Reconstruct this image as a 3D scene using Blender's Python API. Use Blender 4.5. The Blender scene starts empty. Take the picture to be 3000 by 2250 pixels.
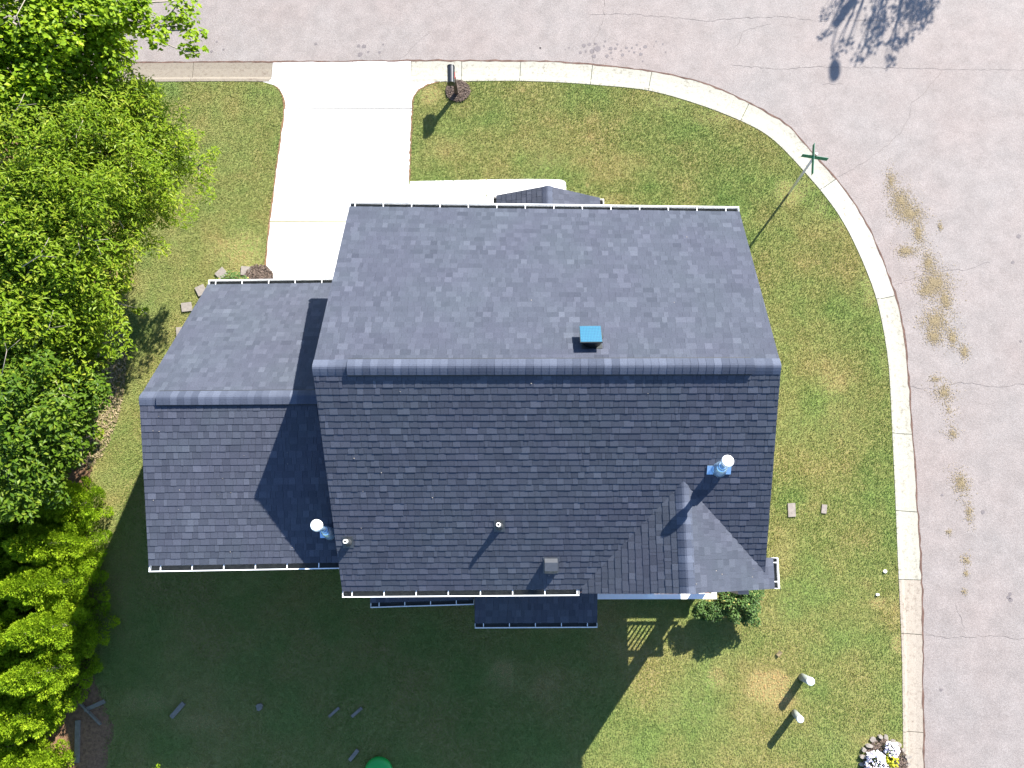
import bpy, math, random
import numpy as np
from mathutils import Vector, Euler

# ------------------------------------------------------------------ camera, sky, sun, exposure
SC = bpy.context.scene
COL = SC.collection
CAM_ROT = (0.17707930990831305, 0.016160396962432832, -0.004067138891800873)
CAM_LOC = (3.8342071776669164, -2.862455169397525, 21.361231441116523)
F_PX = 2300.0                      # focal length for a 3000 x 2250 frame
cd = bpy.data.cameras.new('camera')
cam = bpy.data.objects.new('camera', cd)
COL.objects.link(cam)
cam.location = CAM_LOC
cam.rotation_euler = CAM_ROT
cd.sensor_width = 36.0
cd.lens = F_PX * 36.0 / 3000.0
cd.clip_start = 0.1
cd.clip_end = 2000.0
SC.camera = cam

SUN_V = Vector((0.795, 1.10, 1.0)).normalized()      # towards the sun
SUN_EL = math.asin(SUN_V.z)
SUN_AZ = math.atan2(SUN_V.x, SUN_V.y)
w = bpy.data.worlds.new('World')
SC.world = w
w.use_nodes = True
wn = w.node_tree
for n in list(wn.nodes):
    wn.nodes.remove(n)
wo = wn.nodes.new('ShaderNodeOutputWorld')
wb = wn.nodes.new('ShaderNodeBackground')
ws = wn.nodes.new('ShaderNodeTexSky')
ws.sky_type = 'NISHITA'
ws.sun_disc = False
ws.sun_elevation = SUN_EL
ws.sun_rotation = SUN_AZ
ws.ozone_density = 4.5
ws.dust_density = 0.3
ws.air_density = 1.0
wb.inputs['Strength'].default_value = 0.10
wn.links.new(ws.outputs[0], wb.inputs['Color'])
wn.links.new(wb.outputs[0], wo.inputs['Surface'])

sd = bpy.data.lights.new('sun', 'SUN')
sd.energy = 5.0
sd.angle = math.radians(0.5)
sd.color = (1.0, 0.95, 0.86)
sun = bpy.data.objects.new('sun', sd)
COL.objects.link(sun)
sun.rotation_euler = SUN_V.to_track_quat('Z', 'Y').to_euler()
sun.location = (20, 25, 30)

SC.view_settings.view_transform = 'Standard'
SC.view_settings.look = 'None'
SC.view_settings.gamma = 1.0
SC.view_settings.use_curve_mapping = False
SC.view_settings.exposure = 1.8
SC.render.engine = 'CYCLES'

# ------------------------------------------------------------------ photo-pixel helper (ray of a photo pixel met with a level plane)
RM = Euler(CAM_ROT, 'XYZ').to_matrix()
CV = Vector(CAM_LOC)


def ray(u, v):
    return RM @ Vector(((u - 1500.0) / F_PX, -(v - 1125.0) / F_PX, -1.0))


def at(u, v, z=0.0):
    d = ray(u, v)
    return CV + d * ((z - CV.z) / d.z)


def aty(u, v, y):
    d = ray(u, v)
    return CV + d * ((y - CV.y) / d.y)


def on_plane(u, v, p0, n):
    d = ray(u, v)
    return CV + d * (n.dot(p0 - CV) / n.dot(d))


def proj(p):
    q = RM.transposed() @ (Vector(p) - CV)
    return (1500 + F_PX * q.x / -q.z, 1125 - F_PX * q.y / -q.z)


RNG = np.random.default_rng(7)
random.seed(7)

# ------------------------------------------------------------------ object helpers


def tag(o, label=None, cat=None, group=None, kind=None):
    if label:
        o['label'] = label
    if cat:
        o['category'] = cat
    if group:
        o['group'] = group
    if kind:
        o['kind'] = kind
    return o


def empty(name, loc, rz=0.0, parent=None):
    o = bpy.data.objects.new(name, None)
    COL.objects.link(o)
    o.location = loc
    o.rotation_euler = (0, 0, rz)
    o.empty_display_size = 0.2
    if parent:
        o.parent = parent
    return o


def link(name, me, parent=None, loc=None):
    o = bpy.data.objects.new(name, me)
    COL.objects.link(o)
    if parent:
        o.parent = parent
        # all meshes are written in world space: undo the parents' location
        p, off = parent, Vector((0, 0, 0))
        while p:
            off += Vector(p.location)
            p = p.parent
        o.location = -off if loc is None else loc
    elif loc is not None:
        o.location = loc
    return o


def np_mesh(name, verts, faces, mat, attr=None, smooth=False):
    """verts (N,3), faces (M,k) of one size, attr: per-face tone 0..1 -> float attribute 'tone'"""
    verts = np.asarray(verts, dtype=np.float32)
    faces = np.asarray(faces, dtype=np.int32)
    me = bpy.data.meshes.new(name)
    me.vertices.add(len(verts))
    me.vertices.foreach_set('co', verts.ravel())
    k = faces.shape[1]
    me.loops.add(faces.size)
    me.loops.foreach_set('vertex_index', faces.ravel())
    me.polygons.add(len(faces))
    me.polygons.foreach_set('loop_start', np.arange(0, faces.size, k, dtype=np.int32))
    me.polygons.foreach_set('loop_total', np.full(len(faces), k, dtype=np.int32))
    me.polygons.foreach_set('use_smooth', np.full(len(faces), bool(smooth)))
    me.update(calc_edges=True)
    if attr is not None:
        a = me.attributes.new('tone', 'FLOAT', 'FACE')
        a.data.foreach_set('value', np.asarray(attr, dtype=np.float32))
    if mat:
        me.materials.append(mat)
    return me


class MB:
    """collects shapes into ONE mesh"""

    def __init__(self):
        self.v, self.f, self.s = [], [], []

    def add(self, vs, fs, smooth=False):
        o = len(self.v)
        self.v += [tuple(p) for p in vs]
        for f in fs:
            self.f.append(tuple(i + o for i in f))
            self.s.append(smooth)
        return self

    def hexa(self, b, t):
        """b, t: four bottom and four top corners in the same order"""
        vs = list(b) + list(t)
        return self.add(vs, [(3, 2, 1, 0), (4, 5, 6, 7), (0, 1, 5, 4), (1, 2, 6, 5), (2, 3, 7, 6), (3, 0, 4, 7)])

    def box(self, x0, x1, y0, y1, z0, z1):
        b = [(x0, y0, z0), (x1, y0, z0), (x1, y1, z0), (x0, y1, z0)]
        t = [(x, y, z1) for x, y, _ in b]
        return self.hexa(b, t)

    def bar(self, a, b, wd, ht, up=Vector((0, 0, 1))):
        a, b = Vector(a), Vector(b)
        d = (b - a).normalized()
        s = d.cross(up)
        if s.length < 1e-4:
            s = d.cross(Vector((0, 1, 0)))
        s.normalize()
        u = s.cross(d).normalized()
        s, u = s * wd / 2, u * ht / 2
        return self.hexa([a - s - u, b - s - u, b + s - u, a + s - u], [a - s + u, b - s + u, b + s + u, a + s + u])

    def tube(self, pts, rads, n=12, caps=True, smooth=True):
        pts = [Vector(p) for p in pts]
        rings = []
        for i, p in enumerate(pts):
            d = (pts[min(i + 1, len(pts) - 1)] - pts[max(i - 1, 0)]).normalized()
            ref = Vector((0, 0, 1)) if abs(d.z) < 0.9 else Vector((1, 0, 0))
            s = d.cross(ref).normalized()
            u = s.cross(d).normalized()
            rings.append([p + (s * math.cos(2 * math.pi * k / n) + u * math.sin(2 * math.pi * k / n)) * rads[i] for k in range(n)])
        o = len(self.v)
        for r in rings:
            self.v += [tuple(q) for q in r]
        for i in range(len(rings) - 1):
            for k in range(n):
                a = o + i * n + k
                b = o + i * n + (k + 1) % n
                self.f.append((a, b, b + n, a + n))
                self.s.append(smooth)
        if caps:
            self.f.append(tuple(o + k for k in range(n))[::-1])
            self.s.append(False)
            self.f.append(tuple(o + (len(rings) - 1) * n + k for k in range(n)))
            self.s.append(False)
        return self

    def lathe(self, base, axis, prof, n=20, smooth=True):
        """prof: (distance along axis, radius)"""
        base, axis = Vector(base), Vector(axis).normalized()
        ref = Vector((1, 0, 0)) if abs(axis.x) < 0.9 else Vector((0, 1, 0))
        s = axis.cross(ref).normalized()
        u = axis.cross(s).normalized()
        o = len(self.v)
        for h, r in prof:
            for k in range(n):
                a = 2 * math.pi * k / n
                self.v.append(tuple(base + axis * h + (s * math.cos(a) + u * math.sin(a)) * max(r, 1e-4)))
        for i in range(len(prof) - 1):
            for k in range(n):
                a = o + i * n + k
                b = o + i * n + (k + 1) % n
                self.f.append((a, b, b + n, a + n))
                self.s.append(smooth)
        self.f.append(tuple(o + k for k in range(n))[::-1])
        self.s.append(False)
        self.f.append(tuple(o + (len(prof) - 1) * n + k for k in range(n)))
        self.s.append(False)
        return self

    def prism(self, poly, z0, z1):
        n = len(poly)
        o = len(self.v)
        for p in poly:
            self.v.append((p[0], p[1], z0))
        for p in poly:
            self.v.append((p[0], p[1], z1))
        self.f.append(tuple(o + i for i in range(n))[::-1])
        self.f.append(tuple(o + n + i for i in range(n)))
        self.s += [False, False]
        for i in range(n):
            j = (i + 1) % n
            self.f.append((o + i, o + j, o + n + j, o + n + i))
            self.s.append(False)
        return self

    def mesh(self, name, mat):
        me = bpy.data.meshes.new(name)
        me.from_pydata(self.v, [], self.f)
        me.polygons.foreach_set('use_smooth', self.s)
        me.materials.append(mat)
        me.update()
        return me

    def build(self, name, mat, parent=None):
        return link(name, self.mesh(name, mat), parent)


# ------------------------------------------------------------------ materials


def new_mat(name):
    m = bpy.data.materials.new(name)
    m.use_nodes = True
    nt = m.node_tree
    return m, nt, nt.nodes['Principled BSDF']


def nd(nt, t, **kw):
    n = nt.nodes.new(t)
    for k, v in kw.items():
        if hasattr(n, k):
            setattr(n, k, v)
        else:
            n.inputs[k].default_value = v
    return n


def ramp(nt, stops, src):
    r = nt.nodes.new('ShaderNodeValToRGB')
    el = r.color_ramp.elements
    while len(el) < len(stops):
        el.new(0.5)
    for e, (p, c) in zip(el, stops):
        e.position = p
        e.color = (*c, 1) if len(c) == 3 else c
    nt.links.new(src, r.inputs[0])
    return r


def mixc(nt, a, b, fac, mode='MIX'):
    m = nt.nodes.new('ShaderNodeMix')
    m.data_type = 'RGBA'
    m.blend_type = mode
    for sock, val in ((6, a), (7, b), (0, fac)):
        if hasattr(val, 'links') or isinstance(val, bpy.types.NodeSocket):
            nt.links.new(val, m.inputs[sock])
        else:
            m.inputs[sock].default_value = (*val, 1) if isinstance(val, tuple) else val
    return m.outputs[2]


def pos(nt):
    return nt.nodes.new('ShaderNodeNewGeometry').outputs['Position']


def noise(nt, scale, detail=3.0, rough=0.55, vec=None):
    n = nt.nodes.new('ShaderNodeTexNoise')
    n.inputs['Scale'].default_value = scale
    n.inputs['Detail'].default_value = detail
    n.inputs['Roughness'].default_value = rough
    nt.links.new(vec if vec is not None else pos(nt), n.inputs['Vector'])
    return n.outputs['Fac']


def bump(nt, bsdf, h, strength, dist):
    b = nt.nodes.new('ShaderNodeBump')
    b.inputs['Strength'].default_value = strength
    b.inputs['Distance'].default_value = dist
    nt.links.new(h, b.inputs['Height'])
    nt.links.new(b.outputs[0], bsdf.inputs['Normal'])


def plain(name, c, rough=0.6, metal=0.0, var=0.12, scale=14.0, spec=0.4):
    m, nt, b = new_mat(name)
    n = noise(nt, scale, 4)
    r = ramp(nt, [(0.25, tuple(x * (1 - var) for x in c)), (0.75, tuple(min(1, x * (1 + var)) for x in c))], n)
    nt.links.new(r.outputs[0], b.inputs['Base Color'])
    b.inputs['Roughness'].default_value = rough
    b.inputs['Metallic'].default_value = metal
    b.inputs['Specular IOR Level'].default_value = spec
    return m


def attr_mat(name, stops, rough=0.9, extra=0.25, nscale=90.0, transl=0.0, spec=0.2, patch=None):
    """colour ramp over the per-face attribute 'tone' plus grain"""
    m, nt, b = new_mat(name)
    a = nt.nodes.new('ShaderNodeAttribute')
    a.attribute_name = 'tone'
    r = ramp(nt, stops, a.outputs['Fac'])
    n = noise(nt, nscale, 2)
    g = ramp(nt, [(0.3, (1 - extra,) * 3), (0.7, (1 + extra,) * 3)], n)
    g.color_ramp.elements[1].color = (1 + extra, 1 + extra, 1 + extra, 1)
    c = mixc(nt, r.outputs[0], g.outputs[0], 1.0, 'MULTIPLY')
    if patch:
        n2 = noise(nt, patch[0], 3)
        g2 = ramp(nt, [(0.35, patch[1]), (0.65, patch[2])], n2)
        c = mixc(nt, c, g2.outputs[0], 1.0, 'MULTIPLY')
    nt.links.new(c, b.inputs['Base Color'])
    b.inputs['Roughness'].default_value = rough
    b.inputs['Specular IOR Level'].default_value = spec
    if transl > 0:
        t = nt.nodes.new('ShaderNodeBsdfTranslucent')
        nt.links.new(c, t.inputs['Color'])
        mx = nt.nodes.new('ShaderNodeMixShader')
        mx.inputs[0].default_value = transl
        nt.links.new(b.outputs[0], mx.inputs[1])
        nt.links.new(t.outputs[0], mx.inputs[2])
        out = nt.nodes['Material Output']
        nt.links.new(mx.outputs[0], out.inputs['Surface'])
    return m


M = {}
M['shingle'] = attr_mat('asphalt_shingle', [(0.0, (0.034, 0.039, 0.054)), (0.5, (0.050, 0.056, 0.075)), (1.0, (0.080, 0.088, 0.113))],
                        rough=0.92, extra=0.22, nscale=70.0, spec=0.25,
                        patch=(0.9, (0.99, 0.97, 1.01), (0.98, 1.02, 1.0)))
M['underlay'] = plain('roof_underlay', (0.035, 0.038, 0.045), 0.95)
M['ridge'] = attr_mat('ridge_cap_shingle', [(0.0, (0.038, 0.046, 0.069)), (1.0, (0.074, 0.086, 0.120))], rough=0.9, extra=0.2, nscale=70.0, spec=0.3)
M['black_plastic'] = plain('black_plastic', (0.012, 0.013, 0.014), 0.6)
M['white_metal'] = plain('white_painted_metal', (0.78, 0.79, 0.79), 0.35, 0.0, 0.04)
M['gutter_inside'] = plain('dark_gutter_floor', (0.035, 0.038, 0.036), 0.8, 0, 0.3)  # dark tone for the layer along the trough floor
M['trim'] = plain('tan_trim_board', (0.45, 0.27, 0.22), 0.6)
M['siding'] = plain('tan_siding', (0.42, 0.30, 0.24), 0.7, 0, 0.06)
M['pink_wall'] = plain('salmon_paint', (0.48, 0.27, 0.21), 0.7, 0, 0.08)
M['galv'] = plain('galvanised_steel', (0.40, 0.58, 0.76), 0.26, 0.7, 0.12, 9)  # blue of the reflected sky is tinted into the steel colour
M['lead'] = plain('grey_lead_boot', (0.06, 0.065, 0.07), 0.45, 0.3)
M['pvc'] = plain('white_pvc_pipe', (0.80, 0.80, 0.76), 0.4, 0, 0.04)
M['dark'] = plain('dark_bore', (0.01, 0.01, 0.01), 0.9)
M['vent_grey'] = plain('grey_vent_paint', (0.070, 0.076, 0.088), 0.5, 0.2)
M['mail_black'] = plain('dark_mailbox_metal', (0.030, 0.032, 0.036), 0.28, 0.55, 0.2, 20, 0.6)
M['post_wood'] = plain('dark_stained_wood', (0.045, 0.032, 0.025), 0.7)
M['red_flag'] = plain('red_flag_paint', (0.45, 0.03, 0.03), 0.5)
M['sign_green'] = plain('green_sign_sheet', (0.010, 0.145, 0.095), 0.4, 0, 0.06)
M['steel_post'] = plain('weathered_steel_post', (0.46, 0.48, 0.47), 0.5, 0.15)
M['bollard'] = plain('weathered_white_post', (0.225, 0.245, 0.225), 0.75, 0, 0.16, 8)
M['cap_white'] = plain('bright_white_cap', (0.85, 0.85, 0.84), 0.5, 0, 0.02)
M['paver'] = plain('grey_concrete_paver', (0.19, 0.168, 0.150), 0.9, 0, 0.2, 16)
M['plank'] = plain('weathered_plank', (0.16, 0.145, 0.12), 0.85, 0, 0.25, 10)
M['mulch'] = attr_mat('bark_mulch', [(0, (0.050, 0.036, 0.028)), (1, (0.15, 0.112, 0.092))], extra=0.2)
M['straw'] = attr_mat('tan_litter', [(0, (0.15, 0.118, 0.065)), (1, (0.27, 0.215, 0.130))], extra=0.15)
M['bark'] = plain('grey_brown_bark', (0.24, 0.21, 0.175), 0.9, 0, 0.35, 12)
M['stone'] = plain('pale_edging_stone', (0.21, 0.185, 0.16), 0.85, 0, 0.3, 14)
M['lid_green'] = plain('green_plastic', (0.01, 0.30, 0.05), 0.4, 0, 0.05)

# asphalt: pinkish-grey aggregate
m, nt, b = new_mat('asphalt')
n1 = noise(nt, 42.0, 2, 0.7)
c1 = ramp(nt, [(0.30, (0.140, 0.121, 0.112)), (0.50, (0.180, 0.158, 0.148)), (0.70, (0.228, 0.203, 0.191))], n1)
n2 = noise(nt, 0.33, 4, 0.6)
c2 = ramp(nt, [(0.32, (1.01, 0.965, 0.965)), (0.5, (1.0, 0.99, 1.0)), (0.68, (0.99, 1.01, 1.03))], n2)
n3 = noise(nt, 2.3, 4, 0.65)
c3 = ramp(nt, [(0.3, (0.86, 0.86, 0.86)), (0.7, (1.10, 1.10, 1.10))], n3)
c = mixc(nt, c1.outputs[0], c2.outputs[0], 1.0, 'MULTIPLY')
c = mixc(nt, c, c3.outputs[0], 1.0, 'MULTIPLY')
nt.links.new(c, b.inputs['Base Color'])
b.inputs['Roughness'].default_value = 0.85
bump(nt, b, n1, 0.55, 0.012)
M['asphalt'] = m
M['stain'] = plain('oil_darkened_asphalt', (0.115, 0.100, 0.102), 0.8, 0, 0.3, 30)
M['crack'] = plain('dark_crack_fill', (0.105, 0.09, 0.086), 0.95)
M['seam'] = plain('rusty_dirt_seam', (0.085, 0.050, 0.038), 0.95, 0, 0.5, 9)


def concrete(name, lo, hi, dirt, amount, sc=2.6):
    m, nt, b = new_mat(name)
    n1 = noise(nt, 60.0, 2, 0.6)
    base = ramp(nt, [(0.3, lo), (0.7, hi)], n1)
    n2 = noise(nt, sc, 6, 0.72)
    msk = ramp(nt, [(0.50 - amount, (0, 0, 0)), (0.72 - amount * 0.4, (1, 1, 1))], n2)
    n3 = noise(nt, 9.0, 5, 0.75)
    msk2 = ramp(nt, [(0.5, (0, 0, 0)), (0.68, (1, 1, 1))], n3)
    mm = mixc(nt, msk.outputs[0], msk2.outputs[0], 1.0, 'MULTIPLY')
    c = mixc(nt, base.outputs[0], dirt, mm)
    nt.links.new(c, b.inputs['Base Color'])
    b.inputs['Roughness'].default_value = 0.9
    bump(nt, b, n1, 0.25, 0.006)
    return m


M['drive'] = concrete('white_driveway_concrete', (0.56, 0.55, 0.53), (0.66, 0.655, 0.64), (0.42, 0.39, 0.34), 0.03)
M['curb'] = concrete('weathered_curb_concrete', (0.225, 0.217, 0.180), (0.325, 0.314, 0.264), (0.098, 0.080, 0.054), 0.17, 1.3)
M['curb_brown'] = concrete('stained_curb_concrete', (0.135, 0.114, 0.090), (0.205, 0.176, 0.138), (0.088, 0.063, 0.046), 0.2, 1.3)
M['curb_tan'] = concrete('sandy_curb_concrete', (0.195, 0.168, 0.136), (0.30, 0.262, 0.217), (0.10, 0.072, 0.052), 0.17, 1.3)
M['curb_bright'] = concrete('bright_curb_concrete', (0.26, 0.255, 0.225), (0.36, 0.35, 0.31), (0.13, 0.105, 0.068), 0.12, 1.6)

# soil / thatch under the grass
m, nt, b = new_mat('lawn_thatch')
n1 = noise(nt, 22.0, 4, 0.7)
c1 = ramp(nt, [(0.25, (0.125, 0.130, 0.050)), (0.55, (0.185, 0.180, 0.078)), (0.8, (0.25, 0.21, 0.11))], n1)
n2 = noise(nt, 0.55, 4, 0.6)
c2 = ramp(nt, [(0.35, (0.72, 1.0, 0.62)), (0.65, (1.15, 1.0, 0.95))], n2)
c = mixc(nt, c1.outputs[0], c2.outputs[0], 1.0, 'MULTIPLY')
nt.links.new(c, b.inputs['Base Color'])
b.inputs['Roughness'].default_value = 1.0
b.inputs['Specular IOR Level'].default_value = 0.1
bump(nt, b, n1, 0.5, 0.02)
M['thatch'] = m
m, nt, b = new_mat('far_grass')
n1 = noise(nt, 3.0, 6, 0.7)
c1 = ramp(nt, [(0.3, (0.05, 0.075, 0.018)), (0.7, (0.12, 0.12, 0.04))], n1)
nt.links.new(c1.outputs[0], b.inputs['Base Color'])
b.inputs['Roughness'].default_value = 1.0
M['far_grass'] = m
m, nt, b = new_mat('orange_soil')
n1 = noise(nt, 12.0, 5, 0.7)
c1 = ramp(nt, [(0.3, (0.085, 0.046, 0.026)), (0.7, (0.22, 0.125, 0.068))], n1)
nt.links.new(c1.outputs[0], b.inputs['Base Color'])
b.inputs['Roughness'].default_value = 1.0
bump(nt, b, n1, 0.6, 0.03)
M['soil'] = m

M['grass'] = attr_mat('grass_blade', [(0.0, (0.138, 0.194, 0.056)), (0.35, (0.205, 0.230, 0.080)), (0.65, (0.270, 0.250, 0.112)), (1.0, (0.41, 0.305, 0.165))],
                      rough=0.8, extra=0.10, nscale=30, transl=0.32, spec=0.1,
                      patch=(0.55, (0.86, 1.0, 0.90), (1.15, 1.05, 0.90)))
M['leaf_maple'] = attr_mat('maple_leaf', [(0, (0.095, 0.175, 0.006)), (0.6, (0.195, 0.305, 0.008)), (1, (0.34, 0.42, 0.02))], rough=0.5, transl=0.5, nscale=12, extra=0.15)
M['leaf_oak'] = attr_mat('narrow_leaf', [(0, (0.110, 0.195, 0.010)), (0.6, (0.210, 0.305, 0.018)), (1, (0.38, 0.42, 0.05))], rough=0.45, transl=0.5, nscale=12, extra=0.15)
M['leaf_dark'] = attr_mat('deep_green_leaf', [(0, (0.036, 0.085, 0.008)), (0.6, (0.090, 0.160, 0.010)), (1, (0.20, 0.26, 0.025))], rough=0.45, transl=0.42, nscale=12, extra=0.15)
M['leaf_cypress'] = attr_mat('cypress_spray', [(0, (0.125, 0.225, 0.010)), (0.6, (0.230, 0.355, 0.012)), (1, (0.34, 0.44, 0.020))], rough=0.7, transl=0.42, nscale=12, extra=0.15)
M['leaf_shrub'] = attr_mat('shrub_leaf', [(0, (0.025, 0.060, 0.014)), (0.7, (0.075, 0.140, 0.030)), (0.9, (0.16, 0.20, 0.06)), (1, (0.42, 0.33, 0.10))], rough=0.55, transl=0.2, nscale=12, extra=0.15, spec=0.25)
M['petal'] = attr_mat('white_lilac_petal', [(0, (0.42, 0.32, 0.62)), (0.3, (0.70, 0.66, 0.78)), (1, (0.85, 0.84, 0.86))], rough=0.6, transl=0.2)
M['yellow'] = attr_mat('yellow_flower', [(0, (0.25, 0.26, 0.01)), (1, (0.52, 0.48, 0.02))], rough=0.6, transl=0.2)

# solar panel: blue cells
M['panel_frame'] = plain('dark_fan_housing', (0.016, 0.020, 0.022), 0.5)
M['cell'] = plain('blue_solar_cell', (0.0005, 0.066, 0.140), 0.45, 0.0, 0.10, 30, 0.4)
M['cell_line'] = plain('pale_cell_busbar', (0.010, 0.135, 0.20), 0.5, 0.0, 0.05)

# ------------------------------------------------------------------ SETTING: terrain, road, kerb, lawn, paving
Z_ROAD = -0.105
ground_me = MB().add([(-400, -400, -0.125), (400, -400, -0.125), (400, 400, -0.125), (-400, 400, -0.125)], [(0, 1, 2, 3)]).mesh('ground', M['far_grass'])
tag(link('ground', ground_me), kind='structure')

OUT_PX = [(-900, 190), (-300, 187), (100, 186), (407, 185), (610, 183.5), (797, 183), (944, 181), (1033, 180.5), (1204, 179), (1351, 179), (1526, 180),
          (1600, 181), (1740, 189), (1909, 209.5), (2029, 234), (2118, 264.5), (2194, 303), (2297, 357), (2344, 405), (2377, 445),
          (2446, 521), (2462, 543), (2511, 608), (2556, 688), (2587, 768), (2616, 844), (2632, 891), (2648, 977), (2656, 1043), (2661, 1100),
          (2669, 1220), (2678, 1356), (2688, 1500), (2697, 1650), (2703, 1795), (2704, 1903), (2701, 1994), (2704, 2084), (2706, 2250), (2708, 2900)]
INN_PX = [(-900, 246), (-300, 244), (100, 243), (216, 242), (447, 240), (692, 238), (770, 240), (1290, 240), (1514, 236), (1600, 240), (1663, 242), (1825, 256),
          (1901, 262), (2008, 293), (2100, 324), (2167, 352), (2232, 382), (2273, 411), (2338, 484), (2370, 516), (2402, 556), (2449, 612), (2489, 681), (2525, 760),
          (2556, 836), (2572, 882), (2587, 959), (2601, 1043), (2607, 1100), (2611, 1220), (2618, 1356), (2624, 1492), (2630, 1650), (2637, 1795),
          (2643, 1939), (2644, 2120), (2647, 2250), (2649, 2900)]


def resample(pts, n):
    p = np.array([[q[0], q[1]] for q in pts], float)
    for _ in range(2):                                     # corner cutting rounds the traced path
        q = [p[0]]
        for a, b_ in zip(p[:-1], p[1:]):
            q += [0.75 * a + 0.25 * b_, 0.25 * a + 0.75 * b_]
        p = np.array(q + [p[-1]])
    s = np.concatenate([[0], np.cumsum(np.hypot(*(p[1:] - p[:-1]).T))])
    t = np.linspace(0, s[-1], n)
    return np.stack([np.interp(t, s, p[:, 0]), np.interp(t, s, p[:, 1])], 1), s[-1]


OUT_W, _ = resample([at(u, v, Z_ROAD) for u, v in OUT_PX], 900)
INN_W, _ = resample([at(u, v, 0.0) for u, v in INN_PX], 900)


def inner_for(o):
    """nearest point of the lawn-side path, found along the path for a road-side point"""
    d = np.hypot(INN_W[:, 0] - o[0], INN_W[:, 1] - o[1])
    return INN_W[int(np.argmin(d))]


INN_M = np.array([inner_for(o) for o in OUT_W])
ker = np.ones(25) / 25
INN_M = np.stack([np.convolve(np.pad(INN_M[:, k], 12, mode='edge'), ker, mode='valid') for k in (0, 1)], 1)


def idx_of(u, v):
    p = at(u, v, Z_ROAD)
    return int(np.argmin(np.hypot(OUT_W[:, 0] - p.x, OUT_W[:, 1] - p.y)))


# road: one sheet from the kerb's road edge to its far side
off = []
rp = [tuple(p) for p in OUT_W[::6]]
road_poly_a = [(-120.0, rp[0][1])] + rp
road_v = road_poly_a + [(rp[-1][0], -130.0), (rp[-1][0] + 8.6, -130.0), (rp[-1][0] + 8.6, -6.0), (26.0, 3.0), (70.0, 3.5), (170.0, 3.5), (170.0, 19.0), (-120.0, 19.0)]
road_me = bpy.data.meshes.new('road')
road_me.from_pydata([(x, y, Z_ROAD) for x, y in road_v], [], [tuple(range(len(road_v)))])
road_me.materials.append(M['asphalt'])
road = tag(link('road', road_me), kind='structure')
nrm = road_me.polygons[0].normal
if nrm.z < 0:
    road_me.flip_normals()


def ribbon(pts, wd, z, jitter=0.0, seed=0, taper=True):
    r = random.Random(seed)
    v, f = [], []
    n = len(pts)
    for i, p in enumerate(pts):
        a = Vector(pts[max(i - 1, 0)]).to_2d()
        b_ = Vector(pts[min(i + 1, n - 1)]).to_2d()
        d = (b_ - a).normalized()
        s = Vector((-d.y, d.x))
        ww = wd * (0.5 + r.random()) * (0.35 if taper and i in (0, n - 1) else 1)
        c_ = Vector(p).to_2d() + s * (r.uniform(-1, 1) * jitter)
        v += [(c_.x - s.x * ww / 2, c_.y - s.y * ww / 2, z), (c_.x + s.x * ww / 2, c_.y + s.y * ww / 2, z)]
        if i:
            k = 2 * i
            f.append((k - 2, k - 1, k + 1, k))
    return v, f


def wiggle(pxs, step=0.10, amp=0.025, seed=1):
    r = random.Random(seed)
    w_ = [at(u, v, Z_ROAD) for u, v in pxs]
    out = []
    for a, b_ in zip(w_[:-1], w_[1:]):
        n = max(2, int((b_ - a).length / step))
        for i in range(n):
            p = a.lerp(b_, i / n)
            out.append((p.x + r.uniform(-amp, amp), p.y + r.uniform(-amp, amp)))
    out.append((w_[-1].x, w_[-1].y))
    return out


CRACKS = [
    [(1720, 42), (1850, 42), (1950, 50), (2080, 62), (2140, 55), (2300, 48), (2400, 62), (2560, 58), (2700, 72)],
    [(2140, 190), (2280, 202), (2400, 196), (2620, 199), (2800, 203), (3010, 206)],
    [(2453, 520), (2540, 470), (2600, 425), (2640, 385), (2664, 345), (2668, 300), (2705, 276), (2732, 240), (2760, 205)],
    [(2622, 836), (2690, 808), (2760, 795), (2830, 790), (2900, 768)],
    [(2640, 1130), (2740, 1142), (2800, 1120), (2870, 1126), (2920, 1134), (3010, 1122)],
    [(2710, 1862), (2780, 1868), (2870, 1864), (2930, 1866), (3010, 1872)],
    [(1737, 185), (1740, 120), (1768, 60), (1770, -10)],
    [(1262, 90), (1170, 175)],
    [(2150, 150), (2180, 90), (2260, 70)],
    [(2800, 1770), (2826, 1840)],
    [(2404, 246), (2470, 246)],
]
for i, ck in enumerate(CRACKS):
    v, f = ribbon(wiggle(ck, seed=i, amp=0.03), 0.0065, Z_ROAD + 0.004, 0.0, i)
    MB().add(v, f).build('crack', M['crack'], road)

# oil spots on the road
st = MB()


def spot(u, v, rpx, seed):
    r = random.Random(seed)
    c_ = at(u, v, Z_ROAD)
    rad = rpx / 107.0
    n = 11
    pts = [(c_.x + rad * (0.75 + 0.45 * r.random()) * math.cos(2 * math.pi * k / n), c_.y + rad * (0.7 + 0.4 * r.random()) * math.sin(2 * math.pi * k / n), Z_ROAD + 0.004) for k in range(n)]
    st.add(pts, [tuple(range(n))])


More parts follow.
